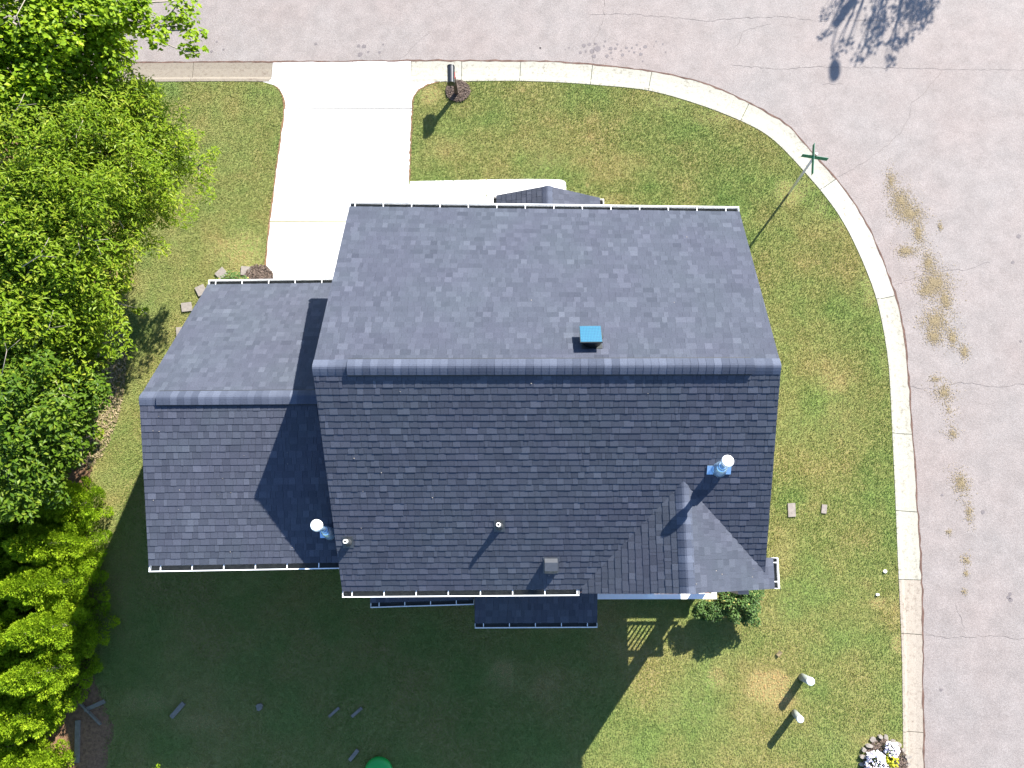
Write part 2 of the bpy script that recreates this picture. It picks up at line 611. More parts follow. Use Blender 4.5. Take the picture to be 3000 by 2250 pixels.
SPOTS = [(1711, 133, 7), (1727, 130, 6), (1745, 128, 5), (1751, 142, 11), (1735, 150, 9), (1740, 165, 7), (1700, 154, 5), (1773, 121, 4), (1770, 135, 4),
         (1789, 142, 7), (1790, 154, 4), (1778, 164, 6), (1809, 130, 4), (1803, 142, 5), (1824, 161, 6), (1835, 140, 5), (1852, 140, 4), (1858, 153, 4),
         (1866, 131, 4), (1890, 137, 7), (1877, 159, 6), (1883, 179, 3), (1916, 135, 2), (1922, 121, 3), (1942, 129, 3), (1950, 153, 3), (1667, 140, 3), (1583, 141, 3),
         (1716, 150, 4), (1820, 148, 3), (1876, 143, 3), (1794, 172, 3), (1656, 145, 2), (1843, 150, 3),
         (1066, 136, 8), (1051, 135, 6), (1055, 160, 8), (1079, 152, 4), (1112, 153, 5), (1123, 130, 4), (925, 129, 6), (620, 151, 5), (635, 122, 4), (655, 145, 4), (982, 120, 2), (1583, 141, 2),
         (2984, 692, 7), (2967, 768, 6), (2757, 2021, 5), (2955, 1750, 6), (2961, 1757, 6), (2880, 1500, 6), (2990, 1000, 4), (2760, 1450, 4), (1582, 140, 3), (2960, 1740, 5)]
for i, (u, v, r_) in enumerate(SPOTS):
    spot(u, v, r_, i)
o = st.build('stain', M['stain'], road)
o['kind'] = 'stuff'

# dirty seam where gutter pan and asphalt meet
v, f = ribbon([(p[0], p[1]) for p in (OUT_W + (OUT_W - INN_M) * 0.02)[::3]], 0.045, Z_ROAD + 0.008, 0.018, 5)
MB().add(v, f).build('seam', M['seam'], road)

# kerb and gutter: one child for every poured length, gaps between them
kerb = tag(empty('kerb', (0, 0, 0)), kind='structure')
JOINTS = [(-880, 190), (-560, 189), (-240, 187), (90, 186), (330, 185), (565, 184), (797, 183), (944, 181), (1033, 180.5), (1204, 179), (1352, 179), (1526, 180), (1735, 188), (1909, 209.5),
          (2192, 302), (2451, 527), (2621, 868), (2674, 1275), (2690, 1500), (2699, 1700), (2704, 1863), (2704, 2144), (2706, 2420), (2707, 2750)]
JI = [idx_of(u, v) for u, v in JOINTS]
KIND = {0: 'curb_brown', 1: 'curb_brown', 2: 'curb_brown', 3: 'curb_brown', 4: 'curb_brown', 5: 'curb_brown', 6: 'drive', 7: 'drive', 8: 'drive', 15: 'curb_bright', 18: 'curb', 19: 'curb_tan', 20: 'curb_tan', 21: 'curb_tan'}
PROF = [(0.0, Z_ROAD + 0.006), (0.30, Z_ROAD - 0.002), (0.70, Z_ROAD + 0.012), (0.76, Z_ROAD + 0.035), (0.82, -0.012), (0.88, 0.012), (1.0, 0.016)]
PROF_DROP = [(0.0, Z_ROAD + 0.006), (0.30, Z_ROAD - 0.002), (0.70, Z_ROAD + 0.010), (0.76, Z_ROAD + 0.02), (0.82, Z_ROAD + 0.03), (0.9, Z_ROAD + 0.05), (1.0, Z_ROAD + 0.065)]
KGAP = 0.016
for s in range(len(JI) - 1):
    i0, i1 = JI[s], JI[s + 1]
    if i1 - i0 < 2:
        continue
    prof = PROF_DROP if s in (6, 7, 8) else PROF
    ids = np.arange(i0, i1 + 1)
    o2, n2_ = OUT_W[ids].copy(), INN_M[ids].copy()
    for arr in (o2, n2_):
        d0 = arr[1] - arr[0]
        d1 = arr[-2] - arr[-1]
        arr[0] += d0 / (np.hypot(*d0) + 1e-9) * KGAP / 2
        arr[-1] += d1 / (np.hypot(*d1) + 1e-9) * KGAP / 2
    vs, fs = [], []
    k = len(prof)
    for a, b_ in zip(o2, n2_):
        for t, z in prof:
            vs.append((a[0] + (b_[0] - a[0]) * t, a[1] + (b_[1] - a[1]) * t, z))
        vs.append((b_[0], b_[1], -0.2))
        vs.append((a[0], a[1], -0.2))
    kk = k + 2
    for i in range(len(o2) - 1):
        for j in range(kk):
            jn = (j + 1) % kk
            fs.append((i * kk + j, i * kk + jn, (i + 1) * kk + jn, (i + 1) * kk + j))
    fs.append(tuple(range(kk)))
    e = (len(o2) - 1) * kk
    fs.append(tuple(range(e + kk - 1, e - 1, -1)))
    mb = MB().add(vs, fs)
    mb.build('kerb_length', M[KIND.get(s, 'curb')], kerb)

# lawn sheet
LAWN_Z = 0.0
lw = [tuple(p) for p in INN_M[::5]]
drv_l = [(770, 240), (800, 248), (820, 262), (830, 285), (834, 313), (828, 360), (811, 480), (800, 570), (789, 651), (781, 740), (773, 830), (768, 900)]
drv_r = [(1290, 240), (1262, 245), (1238, 256), (1219, 271), (1209, 291), (1208, 320), (1203, 430), (1199.7, 531)]
DRIVE_POLY = [(797, 233), (772, 237), (771, 240)] + drv_l[1:] + [(1215, 905), (1204, 640), (1199.7, 531)] + drv_r[::-1][1:] + [(1300, 239), (1300, 233), (1204, 233)]
LAWN_FAR = [(-60.0, lw[0][1]), (-60.0, -90.0), (lw[-1][0], -90.0)]
_l, _r = at(772, 239, 0), at(1290, 240, 0)
notch = [tuple(at(u, v, 0).to_2d()) for u, v in drv_l[:6] + [(1207, 360)] + drv_r[::-1][1:]]
lw = [p for p in lw if p[0] < _l.x] + notch + [p for p in lw if p[0] > _r.x]
lawn_poly = LAWN_FAR[:1] + lw + LAWN_FAR[2:] + LAWN_FAR[1:2]
lm = bpy.data.meshes.new('lawn')
lm.from_pydata([(x, y, LAWN_Z) for x, y in lawn_poly], [], [tuple(range(len(lawn_poly)))])
lm.materials.append(M['thatch'])
if lm.polygons[0].normal.z < 0:
    lm.flip_normals()
tag(link('lawn', lm), kind='structure')

# driveway slabs, walkway slabs
drive = tag(empty('driveway', tuple(at(1000, 400, 0))), kind='structure')
JG = 0.018


def cut_poly(px_poly, v0, v1, skew=0.004):
    """part of a pixel polygon between two rows"""
    def clip(poly, keep, val):
        out = []
        for i, a in enumerate(poly):
            b_ = poly[(i + 1) % len(poly)]
            fa, fb = (a[1] - a[0] * skew - val) * keep, (b_[1] - b_[0] * skew - val) * keep
            if fa >= 0:
                out.append(a)
            if fa * fb < 0:
                t = fa / (fa - fb)
                out.append((a[0] + (b_[0] - a[0]) * t, a[1] + (b_[1] - a[1]) * t))
        return out
    return clip(clip(px_poly, 1, v0), -1, v1)


ROWS = [(200, 311.6), (315.0, 644.2), (647.6, 1000)]
for r0, r1 in ROWS:
    pp = cut_poly(DRIVE_POLY, r0, r1)
    if len(pp) > 2:
        if r0 < 210:       # apron falls to the gutter
            vs = []
            n = len(pp)
            ptop = []
            for u, v in pp:
                t = min(1.0, max(0.0, (v - 238) / 70.0))
                z = (Z_ROAD + 0.069) * (1 - t) + 0.006 * t if 800 < u < 1203 else 0.009
                p_ = at(u, v, z)
                ptop.append((p_.x, p_.y, z))
            vs = ptop + [(x, y, -0.22) for x, y, _ in ptop]
            fs = [tuple(range(n))] + [(i, i + n, (i + 1) % n + n, (i + 1) % n) for i in range(n)]
            if Vector(vs[1]).cross(Vector(vs[2])).z < -1e9:
                fs[0] = fs[0][::-1]
            MB().add(vs, fs).build('slab', M['drive'], drive)
        else:
            MB().prism([at(u, v, 0.006).to_2d() for u, v in pp], -0.12, 0.006).build('slab', M['drive'], drive)
for _k, _e in enumerate((drv_l[1:], drv_r)):
    v, f = ribbon([tuple(at(u, v_, 0).to_2d()) for u, v_ in resample(_e, 46)[0]], 0.05, 0.0105, 0.012, 30 + _k)
    MB().add(v, f).build('dirt_edge', M['soil'], drive)
walk = tag(empty('walkway', tuple(at(1450, 570, 0))), kind='structure')
WALKS = [[(1201.5, 531), (1300, 529), (1423.5, 526), (1423.5, 640), (1205, 640)],
         [(1425.5, 526), (1555, 524.4), (1640, 526), (1653, 529), (1658, 536), (1659, 560), (1665, 640), (1425.5, 640)]]
for wk in WALKS:
    MB().prism([at(u, v, 0.006).to_2d() for u, v in wk], -0.12, 0.006).build('slab', M['drive'], walk)

# bare orange soil under the trees along the left, mulch bed by the garage
soil_px = [(-620, 250), (120, 250), (200, 420), (250, 620), (330, 780), (345, 850), (290, 900), (320, 960), (285, 1040), (290, 1130), (276, 1210), (266, 1330), (268, 1420), (240, 1520), (262, 1640), (255, 1800), (262, 1960), (300, 2050), (330, 2130), (310, 2260), (280, 2420), (200, 2560), (-120, 2600), (-480, 2480), (-640, 2000), (-600, 1300)]
_sr = random.Random(8)
_sp = []
for (ua, va), (ub, vb) in zip(soil_px, soil_px[1:] + soil_px[:1]):
    k_ = 1 if min(ua, ub) < 0 else 7
    for q_ in range(k_):
        _sp.append((ua + (ub - ua) * q_ / k_ + (_sr.uniform(-9, 9) if k_ > 1 else 0), va + (vb - va) * q_ / k_ + (_sr.uniform(-6, 6) if k_ > 1 else 0)))
soil_px = _sp
sp_ = MB()
poly = [at(u, v, 0.004) for u, v in soil_px]
sp_.add([(p.x, p.y, 0.004) for p in poly], [tuple(range(len(poly)))])
so = tag(sp_.build('bare_soil', M['soil']), kind='structure')
if so.data.polygons[0].normal.z < 0:
    so.data.flip_normals()
SOIL_POLY = np.array([[p.x, p.y] for p in poly])


def inside(poly, x, y):
    poly = np.asarray(poly)
    r = np.zeros(len(x), bool)
    n = len(poly)
    j = n - 1
    for i in range(n):
        xi, yi = poly[i]
        xj, yj = poly[j]
        c_ = ((yi > y) != (yj > y)) & (x < (xj - xi) * (y - yi) / (yj - yi + 1e-12) + xi)
        r ^= c_
        j = i
    return r


def vnoise(x, y, scale, seed):
    """smooth value noise in plan"""
    r = np.random.default_rng(seed)
    g = r.random((256, 256))
    X, Y = x * scale + 100, y * scale + 100
    xi, yi = np.floor(X).astype(int), np.floor(Y).astype(int)
    fx, fy = X - xi, Y - yi
    fx, fy = fx * fx * (3 - 2 * fx), fy * fy * (3 - 2 * fy)
    def G(a, b_):
        return g[a % 256, b_ % 256]
    return (G(xi, yi) * (1 - fx) * (1 - fy) + G(xi + 1, yi) * fx * (1 - fy) + G(xi, yi + 1) * (1 - fx) * fy + G(xi + 1, yi + 1) * fx * fy)


# dry and bare spots of the lawn: photo place, half sizes in pixels, how bare
DRY = [(1265, 275, 36, 34, 1.0), (2312, 562, 46, 36, 1.1), (700, 740, 75, 65, .75), (745, 795, 55, 30, .95), (1770, 592, 70, 26, .75), (1700, 572, 30, 16, .5),
       (2255, 2020, 66, 48, 1.05), (2440, 1120, 55, 60, .55), (2465, 1230, 60, 80, .6), (2570, 1765, 26, 20, .9), (2634, 1890, 26, 24, 1.0), (2618, 1765, 22, 34, .7),
       (2535, 1712, 14, 14, .6), (2360, 548, 40, 26, .6), (2405, 612, 30, 40, .6), (2460, 655, 26, 34, .6), (2545, 850, 22, 70, .75), (2575, 960, 20, 70, .75), (2592, 1060, 14, 60, .6),
       (340, 820, 26, 40, .9), (300, 1180, 34, 100, 1.05), (370, 1130, 70, 160, .5), (420, 900, 90, 120, .42), (300, 980, 40, 60, .9), (310, 1450, 40, 120, .75),
       (1470, 1980, 52, 50, .85), (1590, 2010, 70, 52, .65), (1690, 1985, 24, 24, .5), (2100, 1990, 30, 30, .6), (1960, 2080, 40, 36, .55), (2040, 2090, 60, 40, .4),
       (2300, 1620, 40, 70, .55), (2290, 1790, 60, 60, .45), (2270, 1700, 30, 90, .5), (1600, 470, 60, 40, .5), (1560, 420, 50, 50, .45), (1840, 500, 110, 40, .5), (1950, 300, 70, 30, .6), (2080, 350, 70, 26, .6),
       (1735, 345, 24, 22, .6), (1730, 403, 16, 20, .7), (1790, 480, 80, 50, .5), (1310, 430, 60, 40, .5), (1530, 265, 8, 6, .9), (1690, 275, 5, 5, .6), (1400, 640, 40, 40, .2),
       (1720, 543, 8, 8, .8), (2398, 770, 10, 8, .7), (2450, 810, 8, 8, .5), (2380, 1480, 14, 40, .5), (2345, 1495, 8, 18, .7), (2470, 1500, 14, 12, .5), (2200, 1960, 60, 40, .3),
       (760, 1690, 60, 30, .6), (700, 1720, 50, 24, .4), (1320, 1700, 60, 30, .3), (480, 660, 60, 100, .3), (540, 560, 60, 60, .2), (2460, 2180, 120, 50, .35), (1900, 2200, 90, 50, .3), (2560, 2170, 70, 24, .7), (2280, 1985, 20, 80, .4),
       (2440, 1390, 60, 60, .3), (2330, 1280, 40, 60, .3), (1640, 2235, 60, 30, .3), (560, 2120, 80, 30, .5), (420, 2060, 80, 30, .8)]
DRY_W = []
for u, v, ru, rv, s_ in DRY:
    p = at(u, v, 0)
    DRY_W.append((p.x, p.y, ru / 107.0, rv / 107.0, s_ * (0.9 if s_ > 0.8 else 0.75)))


def dryness(x, y):
    d = np.zeros_like(x)
    wob = (vnoise(x, y, 3.1, 11) - 0.5) * 0.9 + (vnoise(x, y, 9.0, 12) - 0.5) * 0.7
    for px, py, rx, ry, s_ in DRY_W:
        q = np.sqrt(((x - px) / rx) ** 2 + ((y - py) / ry) ** 2) + wob * 0.5
        d = np.maximum(d, s_ * np.clip(1.45 - q, 0, 1))
    base = 0.62 * vnoise(x, y, 0.42, 21) + 0.38 * vnoise(x, y, 1.3, 22)
    base = np.clip(0.30 + (base - 0.5) * 0.85, 0, 0.6)
    # greener strip by the driveway's left edge and along the north kerb
    return np.clip(np.maximum(d, 0) + base * (1 - 0.3 * d), 0, 1.15)


# extents where grass is built
x0, x1, y0, y1 = -13.0, 16.0, -13.0, 11.2
A = (x1 - x0) * (y1 - y0)
NB = int(A * 2300)
gx_ = RNG.uniform(x0, x1, NB)
gy_ = RNG.uniform(y0, y1, NB)
keep = inside(lawn_poly, gx_, gy_) & ~inside(SOIL_POLY, gx_ + RNG.normal(0, 0.10, NB), gy_ + RNG.normal(0, 0.10, NB))
keep &= ~inside([tuple(at(u, v, 0).to_2d()) for u, v in DRIVE_POLY], gx_, gy_)
for wk in WALKS:
    keep &= ~inside([tuple(at(u, v, 0).to_2d()) for u, v in wk], gx_, gy_)
# not under the house
keep &= ~((gx_ > 0.3) & (gx_ < 8.3) & (gy_ > -3.9) & (gy_ < 3.7)) & ~((gx_ > -3.7) & (gx_ < 0.5) & (gy_ > -3.4) & (gy_ < 2.7))
dry = dryness(gx_, gy_)
keep &= RNG.random(NB) > np.clip((dry - 0.6) * 0.9, 0, 0.4)
gx_, gy_, dry = gx_[keep], gy_[keep], dry[keep]
NB = len(gx_)
az = RNG.uniform(0, 2 * np.pi, NB)
lean = RNG.uniform(0.35, 1.15, NB)
ln = RNG.uniform(0.032, 0.068, NB) * (1 - 0.30 * np.clip(dry, 0, 1))
wd = RNG.uniform(0.010, 0.021, NB)
tip = np.stack([gx_ + np.cos(az) * np.sin(lean) * ln, gy_ + np.sin(az) * np.sin(lean) * ln, np.cos(lean) * ln + 0.004], 1)
sx, sy = -np.sin(az) * wd / 2, np.cos(az) * wd / 2
b0 = np.stack([gx_ - sx, gy_ - sy, np.full(NB, 0.001)], 1)
b1 = np.stack([gx_ + sx, gy_ + sy, np.full(NB, 0.001)], 1)
V = np.stack([b0, b1, tip], 1).reshape(-1, 3)
tone = np.clip(dry * 0.70 + np.clip(dry - 0.62, 0, 1) * 0.9 + RNG.normal(0.08, 0.085, NB), 0, 1)
g_me = np_mesh('grass', V, np.arange(NB * 3).reshape(-1, 3), M['grass'], tone)
tag(link('grass', g_me), 'patchy mown grass of green and tan blades covering the corner lot', 'grass', kind='stuff')

# tan litter washed along the right-hand road and flaked over the soil
LIT = [(2610, 530, 16, 40, 120), (2640, 590, 30, 40, 420), (2665, 625, 34, 24, 420), (2690, 680, 16, 34, 220), (2655, 735, 26, 16, 190), (2720, 770, 22, 40, 240),
       (2740, 830, 40, 34, 520), (2715, 850, 24, 20, 200), (2770, 880, 18, 30, 220), (2740, 940, 34, 34, 460), (2735, 985, 20, 20, 240), (2790, 990, 16, 24, 160), (2825, 1030, 10, 18, 130),
       (2765, 1150, 26, 26, 170), (2790, 1270, 16, 16, 60), (2815, 1415, 20, 30, 200), (2840, 1500, 10, 30, 80), (2830, 1640, 12, 12, 50), (2780, 1560, 8, 10, 20), (2755, 665, 6, 12, 40), (2600, 720, 10, 8, 0), (2830, 1680, 6, 8, 26), (2825, 1732, 6, 8, 20), (2740, 1110, 20, 12, 40), (2780, 1200, 20, 40, 40)]
LV, LF, LT = [], [], []
for u, v, ru, rv, n in LIT:
    c_ = at(u, v, Z_ROAD)
    for _ in range(int(n * 3.8)):
        r_ = abs(random.gauss(0, 0.85))
        a = random.uniform(0, 6.28)
        x, y = c_.x + math.cos(a) * r_ * ru / 107, c_.y + math.sin(a) * r_ * rv / 107
        l_, w_, t_ = random.uniform(0.012, 0.034), random.uniform(0.006, 0.014), random.uniform(0, 6.28)
        dx, dy = math.cos(t_) * l_ / 2, math.sin(t_) * l_ / 2
        ex, ey = -math.sin(t_) * w_ / 2, math.cos(t_) * w_ / 2
        z = Z_ROAD + random.uniform(0.006, 0.016)
        k = len(LV)
        LV += [(x - dx - ex, y - dy - ey, z), (x + dx - ex, y + dy - ey, z + 0.004), (x + dx + ex, y + dy + ey, z + 0.004), (x - dx + ex, y - dy + ey, z)]
        LF.append((k, k + 1, k + 2, k + 3))
        LT.append(random.random())
tag(link('leaf_litter', np_mesh('leaf_litter', LV, LF, M['straw'], LT)), 'tan dried grass and leaf litter trailing along the road beside the right kerb', 'litter', kind='stuff')

# ------------------------------------------------------------------ HOUSE
Z_FE, Z_R, Z_BE = 4.985, 7.25, 4.80
FL, FR = at(1023.5, 605.4, Z_FE), at(2166.5, 620.5, Z_FE)
RL, RR = at(915, 1075, Z_R), at(2288.5, 1071, Z_R)
BL, BR = at(1002.6, 1731.6, Z_BE), at(2238, 1722, Z_BE)
GZ_R, GZ_F, GZ_B = 5.74, 2.80, 4.78
GRL = at(408, 1165.5, GZ_R)
GFL, GBL = at(609, 834, GZ_F), at(435.7, 1657, GZ_B)
GFR, GRR, GBR = Vector((0.5, at(968, 829, GZ_F).y, GZ_F)), Vector((0.5, GRL.y, GZ_R)), Vector((0.5, at(988, 1647, GZ_B).y, GZ_B))
house = tag(empty('house', (4.3, 0, 0)), 'two-storey house with dark blue-grey shingle roof on the corner lot', 'house')
roof = empty('roof', (0, 0, 0), parent=house)


def grid_pt(q, u, v):
    """q = (eave-left, eave-right, ridge-right, ridge-left)"""
    return (q[0] * (1 - u) + q[1] * u) * (1 - v) + (q[3] * (1 - u) + q[2] * u) * v


TABS = []      # (verts 8x3, tone, area in the photo, visible)
VCROSS = [(2002, 1398), (1708, 1730), (1708, 1760), (2290, 1760), (2290, 1640), (2243, 1655)]


def pip(poly, x, y):
    return bool(inside(poly, np.array([x]), np.array([y]))[0])


def slope(q, courses, kind, thick=0.0115, start_v=0.0, end_v=1.0):
    q = [Vector(p) for p in q]
    n = ((q[1] - q[0]).cross(q[3] - q[0])).normalized()
    if n.z < 0:
        n = -n
    # solid deck under the shingles
    dk = MB()
    G_ = 14
    gv = [grid_pt(q, i / G_, j / G_) - n * d_ for d_ in (0.006, 0.11) for j in range(G_ + 1) for i in range(G_ + 1)]
    W_1 = G_ + 1
    gf = []
    for lay in (0, 1):
        for j in range(G_):
            for i in range(G_):
                k = lay * W_1 * W_1 + j * W_1 + i
                gf.append((k, k + 1, k + W_1 + 1, k + W_1) if lay == 0 else (k, k + W_1, k + W_1 + 1, k + 1))
    o_ = W_1 * W_1
    for i in range(G_):
        gf += [(i + 1, i, o_ + i, o_ + i + 1), (G_ * W_1 + i, G_ * W_1 + i + 1, o_ + G_ * W_1 + i + 1, o_ + G_ * W_1 + i),
               (i * W_1, (i + 1) * W_1, o_ + (i + 1) * W_1, o_ + i * W_1), ((i + 1) * W_1 + G_, i * W_1 + G_, o_ + i * W_1 + G_, o_ + (i + 1) * W_1 + G_)]
    dk.add(gv, gf)
    dk.build('roof_deck', M['underlay'], roof)
    wlen = (q[1] - q[0]).length
    sunny = n.y > 0.1 or n.x > 0.2
    sg_, lf_, lt_ = (0.078, 0.18, 0.13) if sunny else (0.082, 0.15, 0.18)
    rr = random.Random(len(TABS) + 3)
    for i in range(courses):
        v0, v1 = i / courses, (i + 1.16) / courses
        if v1 > end_v + 0.02 / courses:
            v1 = min(v1, 1.0)
        u = -rr.uniform(0, 0.15) / wlen
        row = []
        while u < 1:
            w_ = rr.choice([0.07, 0.10, 0.13, 0.13, 0.16, 0.16, 0.19, 0.22]) * rr.uniform(0.9, 1.1)
            row.append((max(u, 0.0), min(u + w_ / wlen, 1.0)))
            u += w_ / wlen
        flip = rr.random() < 0.5
        run = rr.random()
        for k, (ua, ub) in enumerate(row):
            if ub - ua < 0.002:
                continue
            raised = (k % 2 == 0) ^ flip
            if rr.random() < 0.18:
                raised = not raised
            h1 = thick * (1.14 if raised else 0.90) * rr.uniform(0.9, 1.1)
            dv = rr.uniform(-0.009, 0.009) / courses + (0.0 if raised else 0.016 / courses)
            h0 = 0.0012 + 0.0004 * (k % 3)
            g = (0.0009 if sunny else 0.0024) / wlen
            a, b_ = ua + g, ub - g
            P = [grid_pt(q, a, max(0, v0 + dv)), grid_pt(q, b_, max(0, v0 + dv)), grid_pt(q, b_, v1), grid_pt(q, a, v1)]
            top = [P[0] + n * h1, P[1] + n * h1, P[2] + n * h0, P[3] + n * h0]
            bot = [p - n * 0.002 for p in P]
            t = 0.38 + (0.12 if raised else -0.06) + rr.gauss(0, sg_)
            if raised and rr.random() < lf_:
                t += lt_
            if rr.random() < 0.12:
                t -= 0.16
            t = min(1, max(0, t))
            pr = [proj(p) for p in (P[0], P[1], grid_pt(q, b_, (i + 1) / courses), grid_pt(q, a, (i + 1) / courses))]
            cx_, cy_ = sum(p[0] for p in pr) / 4, sum(p[1] for p in pr) / 4
            ar = 0.5 * abs(sum(pr[j][0] * pr[(j + 1) % 4][1] - pr[(j + 1) % 4][0] * pr[j][1] for j in range(4)))
            vis = 0 < cx_ < 3000 and 0 < cy_ < 2250
            if kind == 'main_back' and (pip(VCROSS, cx_, cy_) or cy_ < 1115):
                vis = False
            if kind == 'garage' and (cx_ > 940 or 1140 < cy_ < 1200):
                vis = False
            if kind == 'hidden':
                vis = False
            if kind == 'cross' and cy_ < 1640 - 0:
                vis = vis and pip(VCROSS, cx_, cy_)
            TABS.append((bot + top, t, ar, vis))
    return n


n_front = slope((FR, FL, RL, RR), 33, 'main_front')
n_back = slope((BL, BR, RR, RL), 36, 'main_back')
slope((GFR, GFL, GRL, GRR), 27, 'garage_front')
n_gb = slope((GBL, GBR, GRR, GRL), 25, 'garage')

# cross gable over the porch corner
CZ_R = 6.045
CA = on_plane(2002, 1405, RL, n_back)
CA.z = CZ_R
CE = at(2018, 1740, CZ_R)
CL = at(1706, 1739, 4.83)
CRt, CR = at(2264, 1634, 4.86), at(2269, 1725, 4.86)
CLn = Vector((CL.x + 0.0, CA.y, 4.83))
CRn = Vector((CR.x + 0.03, CA.y, 4.86))
CAn = Vector((CA.x, CA.y + 0.0, CZ_R))
slope((CLn, CL, CE, CAn), 15, 'cross')
# right slope: only its lower end passes beyond the main roof's right edge, so it is laid in two pieces
fr_x = (CRt - CR)
v_edge = 0.90


def lerp(a, b_, t):
    return a + (b_ - a) * t


SR0, SR1 = CR, CE                                   # south edge eave -> ridge
slope((CR, CRt, lerp(CE, CAn, (CRt.y - CR.y) / (CAn.y - CE.y)), CE), 15, 'cross')
NT = lerp(CE, CAn, (CRt.y - CR.y) / (CAn.y - CE.y))
tcut = 0.17
slope((lerp(CRt, NT, tcut), lerp(lerp(CR, CE, tcut), lerp(CRn, CAn, tcut), 1.0), CAn, NT), 13, 'cross')

# front porch gable
PZ = 2.6
pl, pr_ = at(1455, 572, PZ), at(1757, 579.6, PZ)
pap = aty(1604.3, 544.3, (pl.y + pr_.y) / 2)
PB = 3.6
slope((Vector((pl.x, PB, PZ)), pl, pap, Vector((pap.x, PB, pap.z))), 10, 'porch')
slope((pr_, Vector((pr_.x, PB, PZ)), Vector((pap.x, PB, pap.z)), pap), 10, 'porch')
# two low rear roofs
BZ = 2.55
b_l, b_r = at(1391, 1826, BZ), at(1750, 1824, BZ)
slope((b_l, b_r, Vector((b_r.x, -3.9, 2.95)), Vector((b_l.x, -3.9, 2.95))), 8, 'low')
AZ_ = 2.55
a_l, a_r = at(1085, 1766, AZ_), at(1388, 1757, AZ_)
slope((a_l, a_r, Vector((a_r.x, -3.9, 2.8)), Vector((a_l.x, -3.9, 2.8))), 5, 'low')

# the 300 shingles that show largest are parts, the rest one joined part
order = sorted(range(len(TABS)), key=lambda i: -(TABS[i][2] if TABS[i][3] else -1))
FQ = np.array([(4, 5, 6, 7), (0, 1, 5, 4), (1, 2, 6, 5), (2, 3, 7, 6), (3, 0, 4, 7)])
for i in order[:300]:
    vs, t, _, _ = TABS[i]
    c_ = sum(vs, Vector((0, 0, 0))) / 8
    me = np_mesh('shingle', [tuple(p - c_) for p in vs], FQ, M['shingle'], np.full(5, t))
    o = bpy.data.objects.new('shingle', me)
    COL.objects.link(o)
    o.parent = roof
    o.location = c_ - house.location
rest = order[300:]
VV = np.array([[tuple(p) for p in TABS[i][0]] for i in rest]).reshape(-1, 3)
FF = (FQ[None] + 8 * np.arange(len(rest))[:, None, None]).reshape(-1, 4)
TT = np.repeat([TABS[i][1] for i in rest], 5)
o = link('shingle_field', np_mesh('shingle_field', VV, FF, M['shingle'], TT), roof)
o['kind'] = 'stuff'


# ridge vents and ridge cap shingles
def ridge_caps(a, b_, halfw, drop_l, drop_r, lift, expo=0.143, seed=0):
    """one bent piece after the other from a to b"""
    a, b_ = Vector(a), Vector(b_)
    d = (b_ - a)
    n = max(1, int(round(d.length / expo)))
    d.normalize()
    side = Vector((-d.y, d.x, 0)).normalized()
    rr = random.Random(seed)
    for k in range(n):
        s0, s1 = k * expo, (k + 1.12) * expo
        if s0 > (b_ - a).length:
            break
        pts = []
        J = [(-1.0, 1.0), (-0.62, 0.52), (-0.25, 0.12), (0.0, 0.0), (0.25, 0.12), (0.62, 0.52), (1.0, 1.0)]
        for s, h in ((s0, 0.0075), (s1, 0.0015)):
            for layer in (h, -0.006):
                for j, f_ in J:
                    dr = drop_l if j > 0 else drop_r
                    pts.append(a + d * s + side * (j * halfw) + Vector((0, 0, lift - f_ * dr + layer)))
        m_ = len(J)
        fs, sm = [], []
        for j in range(m_ - 1):
            fs.append((j, j + 1, 2 * m_ + j + 1, 2 * m_ + j))
            fs.append((m_ + j, m_ + j + 1, j + 1, j))
        fs.append((0, 2 * m_, 3 * m_, m_))
        fs.append((m_ - 1, 2 * m_ - 1, 4 * m_ - 1, 3 * m_ - 1))
        c_ = pts[3].copy()
        me = np_mesh('ridge_shingle', [tuple(p - c_) for p in pts], np.array(fs), M['ridge'], np.full(len(fs), min(1, max(0, rr.gauss(0.42, 0.27)))))
        o = bpy.data.objects.new('ridge_shingle', me)
        COL.objects.link(o)
        o.parent = roof
        o.location = c_ - house.location


def ridge_vent(a, b_, halfw, drop_l, drop_r, lift):
    a, b_ = Vector(a), Vector(b_)
    d = (b_ - a).normalized()
    side = Vector((-d.y, d.x, 0)).normalized()
    prof = [(1.0, -drop_l), (0.4, -drop_l * 0.3), (0, 0), (-0.4, -drop_r * 0.3), (-1.0, -drop_r)]
    vs = []
    for p in (a, b_):
        for j, z in prof:
            vs.append(p + side * (j * halfw) + Vector((0, 0, z + lift)))
        for j, z in prof:
            vs.append(p + side * (j * halfw * 0.98) + Vector((0, 0, z + lift - 0.034)))
    n = len(prof)
    fs = []
    for j in range(n - 1):
        fs.append((j, j + 1, 2 * n + j + 1, 2 * n + j))
        fs.append((n + j, n + j + 1, 3 * n + j + 1, 3 * n + j))
    fs += [(0, n, 3 * n, 2 * n), (n - 1, 2 * n - 1, 4 * n - 1, 3 * n - 1), (0, 1, 2, 3, 4, 9, 8, 7, 6, 5), (10, 11, 12, 13, 14, 19, 18, 17, 16, 15)]
    MB().add(vs, fs).build('ridge_vent', M['black_plastic'], roof)


